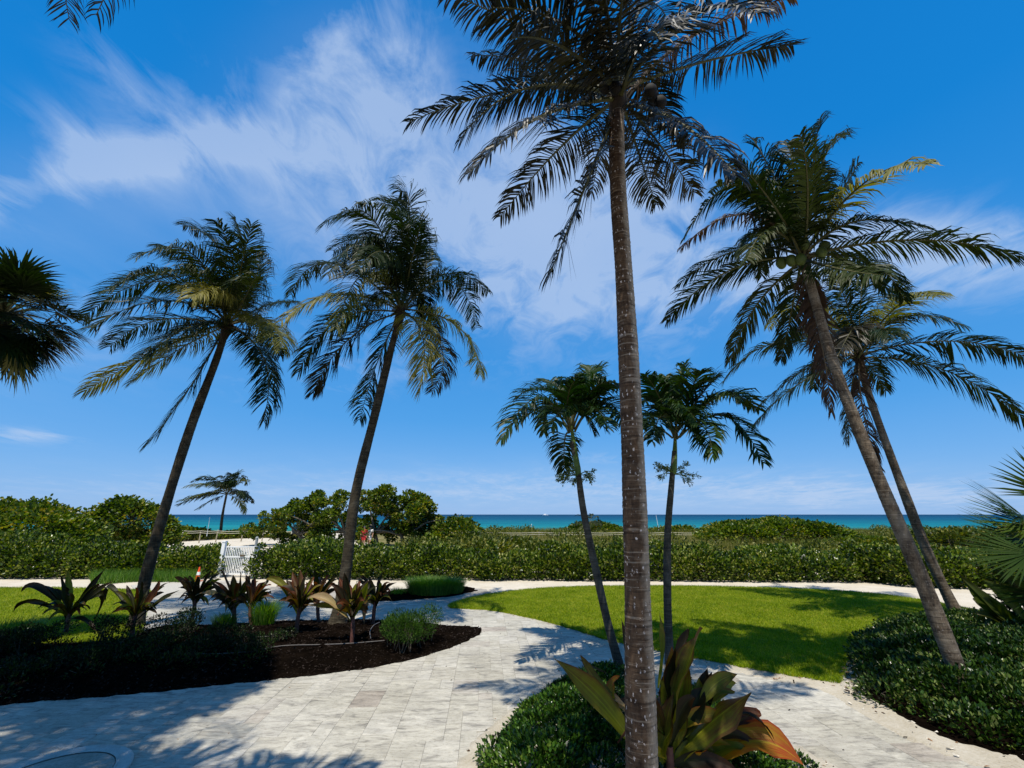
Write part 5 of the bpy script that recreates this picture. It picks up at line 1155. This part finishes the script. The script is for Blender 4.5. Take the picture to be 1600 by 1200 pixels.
chips('edge_pebbles', LW, 1100, .016, [M['pebble'], M['pebble'], M['dryleaf']], lambda x, y: .006, 214)
WORN = gpoly([(1312, 1072), (1322, 1035), (1345, 1005), (1368, 990), (1372, 1010), (1352, 1040), (1345, 1075), (1330, 1088)], 4)
struct(mound('worn_soil', WORN, .034, .048, M['sandpath'], .08, .006, .3))
chips('leaf_litter', WORN, 500, .024, [M['dryleaf'], M['chip2'], M['dryleaf'], M['pebble']], lambda x, y: .048, 216)
chips('path_litter', PATH, 160, .012, [M['dryleaf'], M['chip'], M['chip2']], lambda x, y: .003, 215)

# ------------------------------------------------------------------ drip tubing
def tube_run(label, px, z, r=.009):
    pts = [G(*p) for p in px]; pts = [Vector((p.x, p.y, bed_height(BED, p.x, p.y, .012, .12)+z)) for p in pts]
    mb = MB(); mb.tube(catmull(pts, 40), r, 6); o = mb.build('drip_tube', [M['black_pipe']], None, True, off=pts[0]); tag(o, label, 'irrigation tube', 'drip irrigation tubes'); return o
tube_run('long drip tube running along the front of the mulch bed', [(285, 1034), (340, 1034), (390, 1030), (440, 1021), (500, 1019), (545, 1017), (600, 1012)], .012)
tube_run('short drip tube lying behind the seedling shrub', [(380, 1006), (405, 1006), (432, 1005)], .012)
tube_run('drip tube arching behind the feathery shrub', [(578, 1012), (577, 1000), (583, 990), (592, 984)], .05)

# ------------------------------------------------------------------ round stone cover at lower left
def stone_cover():
    c = G(78, 1218); root = thing('round_stone_cover', 'round cast stone cover with worn rim set in the path, lower left', 'stone cover', (c.x, c.y, 0))
    mb = MB(); n = 48; R0, R1, R2 = .66, .64, .51
    th = np.linspace(0, 2*np.pi, n, endpoint=False)
    rings = [(R0, -.03), (R0, .022), (R1, .030), (R2+.02, .030), (R2, .018)]
    V = np.concatenate([np.column_stack([c.x+r*np.cos(th), c.y+r*np.sin(th), np.full(n, z)]) for r, z in rings]); i = np.arange(len(rings)-1)[:, None]*n; j = np.arange(n)[None]
    mb.add(V, [np.stack([i+j, i+(j+1) % n, i+n+(j+1) % n, i+n+j], -1).reshape(-1, 4)]); mb.build('rim', [M['stone']], root)
    mb = MB(); rings = [(R2, -.02), (R2-.008, .012), (R2*.6, .017), (.02, .019)]
    V = np.concatenate([np.column_stack([c.x+r*np.cos(th), c.y+r*np.sin(th), np.full(n, z)]) for r, z in rings]); i = np.arange(len(rings)-1)[:, None]*n
    mb.add(V, [np.stack([i+j, i+(j+1) % n, i+n+(j+1) % n, i+n+j], -1).reshape(-1, 4)]); mb.build('lid', [M['stone_dark']], root)
    hole = MB(); hole.tube([(c.x-.12, c.y+.10, .016), (c.x+.02, c.y+.13, .0165)], .016, 8); hole.build('lifting_slot', [M['dark']], root)
stone_cover()

# ------------------------------------------------------------------ gate, cone, beach things
def gate():
    y = 20.75; a = P(341, 905, y); root = thing('garden_gate', 'white metal picket gate standing open at the gap in the hedge', 'gate', (a.x, y, 0)); x0 = a.x+.06; x1 = x0+1.36; zt = 1.22
    mb = MB(); mb.box((a.x, y, .69), (.14, .14, 1.46)); mb.box((a.x, y, 1.445), (.17, .17, .05)); mb.build('post', [M['white']], root)
    mb = MB(); mb.box((x1+.12, y, .60), (.10, .10, 1.26)); mb.box((x1+.12, y, 1.255), (.12, .12, .04)); mb.build('post', [M['white']], root)
    for z in (zt, .80, .10):
        mb = MB(); mb.box(((x0+x1)/2+.03, y, z), (x1-x0-.06, .045, .05)); mb.build('rail', [M['white']], root)
    n = 17
    for k in range(n):
        x = x0+.08+(x1-x0-.14)*k/(n-1)
        mb = MB(); mb.box((x, y-.002, (zt+.10)/2), (.028, .026, zt-.10)); mb.build('picket', [M['white']], root)
    mb = MB(); mb.box((x1-.52, y-.04, .86), (.20, .03, .07)); mb.build('latch', [M['rachis_dry']], root)
    g = P(399, 858, 21.4); r2 = MB(); r2.tube([(g.x, 21.4, 0), (g.x, 21.4, 1.55)], .06, 8); r2.ball((g.x, 21.4, 1.56), .065); o = r2.build('bollard', [M['greypost']], None, True, off=Vector((g.x, 21.4, 0))); tag(o, 'grey rounded post just behind the gate', 'post')
gate()
def cone():
    b = G(308, 908); root = thing('traffic_cone', 'orange traffic cone with a white band in front of the left hedge', 'traffic cone', (b.x, b.y, -.03)); z = -.03; R = []
    k = .66
    mb = MB(); mb.box((b.x, b.y, z+.02), (.30, .30, .04)); mb.build('base', [M['orange']], root)
    mb = MB(); mb.tube([(b.x, b.y, z+.04), (b.x, b.y, z+.86*k)], [.105, .024], 16); mb.build('cone', [M['orange']], root)
    mb = MB(); mb.tube([(b.x, b.y, z+.40*k), (b.x, b.y, z+.58*k)], [.078, .059], 16); mb.build('reflective_band', [M['white']], root)
cone()
def rope_fence(label, pts, posts, h, zr, group='rope fences on the dune'):
    root = thing('rope_fence', label, 'fence', (pts[0].x, pts[0].y, 0), group); rnd = random.Random(len(pts))
    tops = []
    for t in posts:
        p = pts[0].lerp(pts[1], t); lx = rnd.uniform(-.12, .12); mb = MB(); mb.tube([(p.x, p.y, -.1), (p.x+lx, p.y, h*rnd.uniform(.92, 1.06))], [.055, .045], 7); mb.build('post', [M['wood']], root)
        tops.append(Vector((p.x+lx*.8, p.y-.05, 0)))
    for z in zr:
        mb = MB()
        for a, b in zip(tops[:-1], tops[1:]):
            m_ = a.lerp(b, .5); mb.tube(catmull([a+Vector((0, 0, h*z)), m_+Vector((0, 0, h*z-.05)), b+Vector((0, 0, h*z))], 6), .022, 5, 0, False)
        mb.build('rope', [M['rope']], root)
rope_fence('post and rope fence on the sand behind the gate', (G(150, 846).lerp(P(150, 846, 46), 1), P(470, 846, 43)), [0, .07, .12, .24, .36, .43, .52, .6, .72, .82, .92, 1.0], 1.15, (.95, .80))
rope_fence('low rope fence across the dune grass in the middle', (P(700, 840, 44), P(1115, 840, 44)), [0, .16, .34, .5, .66, .83, 1.0], 1.0, (.95, .78))

def beach_sign():
    p = P(455, 845, 40); root = thing('beach_sign', 'pale blue and white notice board on posts beyond the hedge', 'sign', (p.x, 40, 0)); w = 1.25
    for x in (0, w):
        mb = MB(); mb.box((p.x+x, 40, .95), (.09, .09, 1.95)); mb.build('post', [M['greypost'] if x == 0 else M['white']], root)
    mb = MB(); mb.box((p.x+w/2, 39.93, 1.60), (w+.1, .04, .38)); mb.build('board', [M['blue']], root)
    mb = MB(); mb.box((p.x+w/2, 39.93, 1.20), (w+.1, .04, .36)); mb.build('board', [M['white']], root)
beach_sign()

def person(label, px, dist, h, shirt, legs, seed, stride=.12, z=0.0):
    p = P(px, 845, dist); root = thing('person', label, 'person', (p.x, dist, z)); rnd = random.Random(seed); k = h/1.7
    def skin_obj(name, vs, es, rs, mat):
        me = bpy.data.meshes.new(name); me.from_pydata([(a*k, b*k, c_*k) for a, b, c_ in vs], es, []); me.materials.append(mat)
        o = bpy.data.objects.new(name, me); C.objects.link(o); o.parent = root; o['_loc'] = root['_loc']
        md = o.modifiers.new('skin', 'SKIN'); md.use_smooth_shade = True
        for sv, r in zip(me.skin_vertices[0].data, rs): sv.radius = (r*k, r*k)
        me.skin_vertices[0].data[0].use_root = True
        ss = o.modifiers.new('sub', 'SUBSURF'); ss.levels = 1; ss.render_levels = 1; return o
    s = stride
    vs = [(0, 0, .92), (0, 0, 1.15), (0, 0, 1.38), (0, 0, 1.47), (0, -.01, 1.56), (0, 0, 1.68), (.19, 0, 1.38), (.25, .05, 1.12), (.24, -.06, .88), (-.19, 0, 1.38), (-.25, -.04, 1.12), (-.22, -.14, .90), (.09, 0, .86), (.10, -s, .48), (.10, -s*.6, .08), (.10, -s*.6-.14, .03), (-.09, 0, .86), (-.10, s, .48), (-.10, s*1.6, .08), (-.10, s*1.6-.14, .03), (.23, -.10, .80), (-.21, -.18, .82)]
    es = [(0, 1), (1, 2), (2, 3), (3, 4), (4, 5), (2, 6), (6, 7), (7, 8), (2, 9), (9, 10), (10, 11), (0, 12), (12, 13), (13, 14), (14, 15), (0, 16), (16, 17), (17, 18), (18, 19), (8, 20), (11, 21)]
    rs = [.13, .12, .14, .055, .09, .085, .06, .045, .035, .06, .045, .035, .09, .06, .04, .035, .09, .06, .04, .035, .03, .03]
    skin_obj('body', vs, es, rs, M['skin'])
    skin_obj('shirt', [(0, 0, .90), (0, 0, 1.15), (0, 0, 1.40), (.19, 0, 1.39), (.235, .03, 1.2), (-.19, 0, 1.39), (-.235, -.02, 1.2)], [(0, 1), (1, 2), (2, 3), (3, 4), (2, 5), (5, 6)], [.155, .145, .155, .08, .065, .08, .065], M[shirt])
    skin_obj('shorts', [(0, 0, .95), (.09, 0, .86), (.10, -s*.8, .58), (-.09, 0, .86), (-.10, s*.8, .58)], [(0, 1), (1, 2), (0, 3), (3, 4)], [.15, .11, .085, .11, .085], M[legs])
    mb = MB(); mb.ball((p.x, dist+.02, z+1.63*k), .108*k, 0, 10, 7, (1, 1, 1)); mb.build('hair', [M['dark']], root, True)
person('person in red clothes standing on the sand right of the second palm trunk', 568, 37.5, 1.68, 'red', 'red', 1)
person('person in white clothes standing beside the one in red', 577, 38.0, 1.70, 'cloth', 'cloth', 2)
person('person in a white top far off at the shore, right of the sea grape trees', 662, 60, 1.7, 'cloth', 'red', 3, z=.15)
def umbrella():
    p = P(627, 845, 42); root = thing('beach_umbrella', 'folded pale beach umbrella under the sea grape tree', 'umbrella', (p.x, 42, 0))
    mb = MB(); mb.tube([(p.x, 42, -.05), (p.x, 42, 2.25)], .022, 6); mb.build('pole', [M['greypost']], root)
    mb = MB(); n = 12; th = np.linspace(0, 2*np.pi, n, endpoint=False); V = []
    for r, z in ((.05, 2.2), (.12, 1.9), (.17, 1.4), (.21, .95), (.15, .75)):
        rr = r*(1+.25*np.cos(th*6)); V.append(np.column_stack([p.x+rr*np.cos(th), 42+rr*np.sin(th), np.full(n, z)]))
    i = np.arange(4)[:, None]*n; j = np.arange(n)[None]; mb.add(np.concatenate(V), [np.stack([i+j, i+n+j, i+n+(j+1) % n, i+(j+1) % n], -1).reshape(-1, 4)]); mb.build('canopy', [M['umbrella']], root, True)
umbrella()
def slim_pole(label, p0, p1, dist):
    a, b = P(*p0, dist), P(*p1, dist); mb = MB(); mb.tube([a, a.lerp(b, .5), b], [.035, .028, .018], 6); o = mb.build('slender_pole', [M['white']], None, True, off=a); tag(o, label, 'pole', 'slender poles at the shore')
slim_pole('thin white pole leaning left before the sea, right of the spotted trunk', (1032, 842), (1025, 805), 56)
slim_pole('thin white pole left of the far windswept palm', (323, 838), (328, 808), 50)
def boat():
    y = 1600; p = P(852, 804.5, y); root = thing('motor_yacht', 'white motor yacht on the horizon', 'boat', (p.x, y, -1)); L_ = 20
    mb = MB(); V = []
    for t, w, z0, z1 in ((-1, 1.8, -.4, 2.0), (-.3, 2.4, -.5, 2.1), (.4, 2.2, -.5, 2.5), (1, .1, .8, 3.2)):
        V += [(p.x+t*L_/2, y-w, -1+z1), (p.x+t*L_/2, y-w*.5, -1+z0), (p.x+t*L_/2, y+w*.5, -1+z0), (p.x+t*L_/2, y+w, -1+z1)]
    q = [[4*i+j, 4*i+4+j, 4*i+5+j, 4*i+1+j] for i in range(3) for j in range(3)]+[[4*i+3, 4*i+7, 4*i+4, 4*i] for i in range(3)]+[[0, 1, 2, 3]]
    mb.add(V, [q]); mb.build('hull', [M['white']], root)
    mb = MB(); mb.box((p.x-1, y, 2.3), (10, 3.2, 2.2)); mb.box((p.x-1.6, y, 4.2), (6, 2.8, 1.6)); mb.build('cabin', [M['white']], root)
    mb = MB(); mb.tube([(p.x-2, y, 5), (p.x-2.4, y, 8)], [.15, .06], 6); mb.build('mast', [M['white']], root)
boat()
def buoy():
    p = P(830, 829, 118); mb = MB(); mb.tube([(p.x, 118, -1.3), (p.x, 118, -.8)], .3, 12); mb.tube([(p.x, 118, -.8), (p.x+.12, 118, .3)], [.16, .05], 8); o = mb.build('buoy', [M['white']], None, True, off=Vector((p.x, 118, -1))); tag(o, 'small white marker buoy on the shallow water below the yacht', 'buoy')
buoy()

# ------------------------------------------------------------------ unseen tall tree, added to shade the bed and the path
def added_shade_tree():
    base = Vector((-10.5, -1.2, 0)); root = thing('added_shade_tree', 'tall broad-leaved tree added unseen outside the left edge to shade the bed', 'tree', base); rnd = random.Random(12)
    top = Vector((-8.7, 2.0, 13.0)); limbs = MB(); limbs.tube(catmull([base, base+Vector((.2, .5, 4)), base.lerp(top, .62), top], 16), np.linspace(.38, .14, 16), 10)
    blobs = []
    for k in range(30):
        a = rnd.uniform(0, 2*math.pi); q = 3.0*math.sqrt(rnd.random()); c = top+Vector((q*math.cos(a), q*.8*math.sin(a), rnd.uniform(-.6, 1.6)))
        blobs.append((c.x, c.y, c.z, rnd.uniform(.8, 1.2), rnd.uniform(.8, 1.2), rnd.uniform(.5, .8)))
        if k < 12: limbs.tube(catmull([base.lerp(top, .7), base.lerp(top, .85).lerp(c, .5), c], 6), np.linspace(.12, .03, 6), 6)
    limbs.build('trunk', [M['greybark']], root, True)
    foliage('crown', root, blobs, 75, .22, .13, M['bedleaf'], False, .7, .2)
added_shade_tree()

for o in bpy.data.objects:
    if '_loc' in o: del o['_loc']
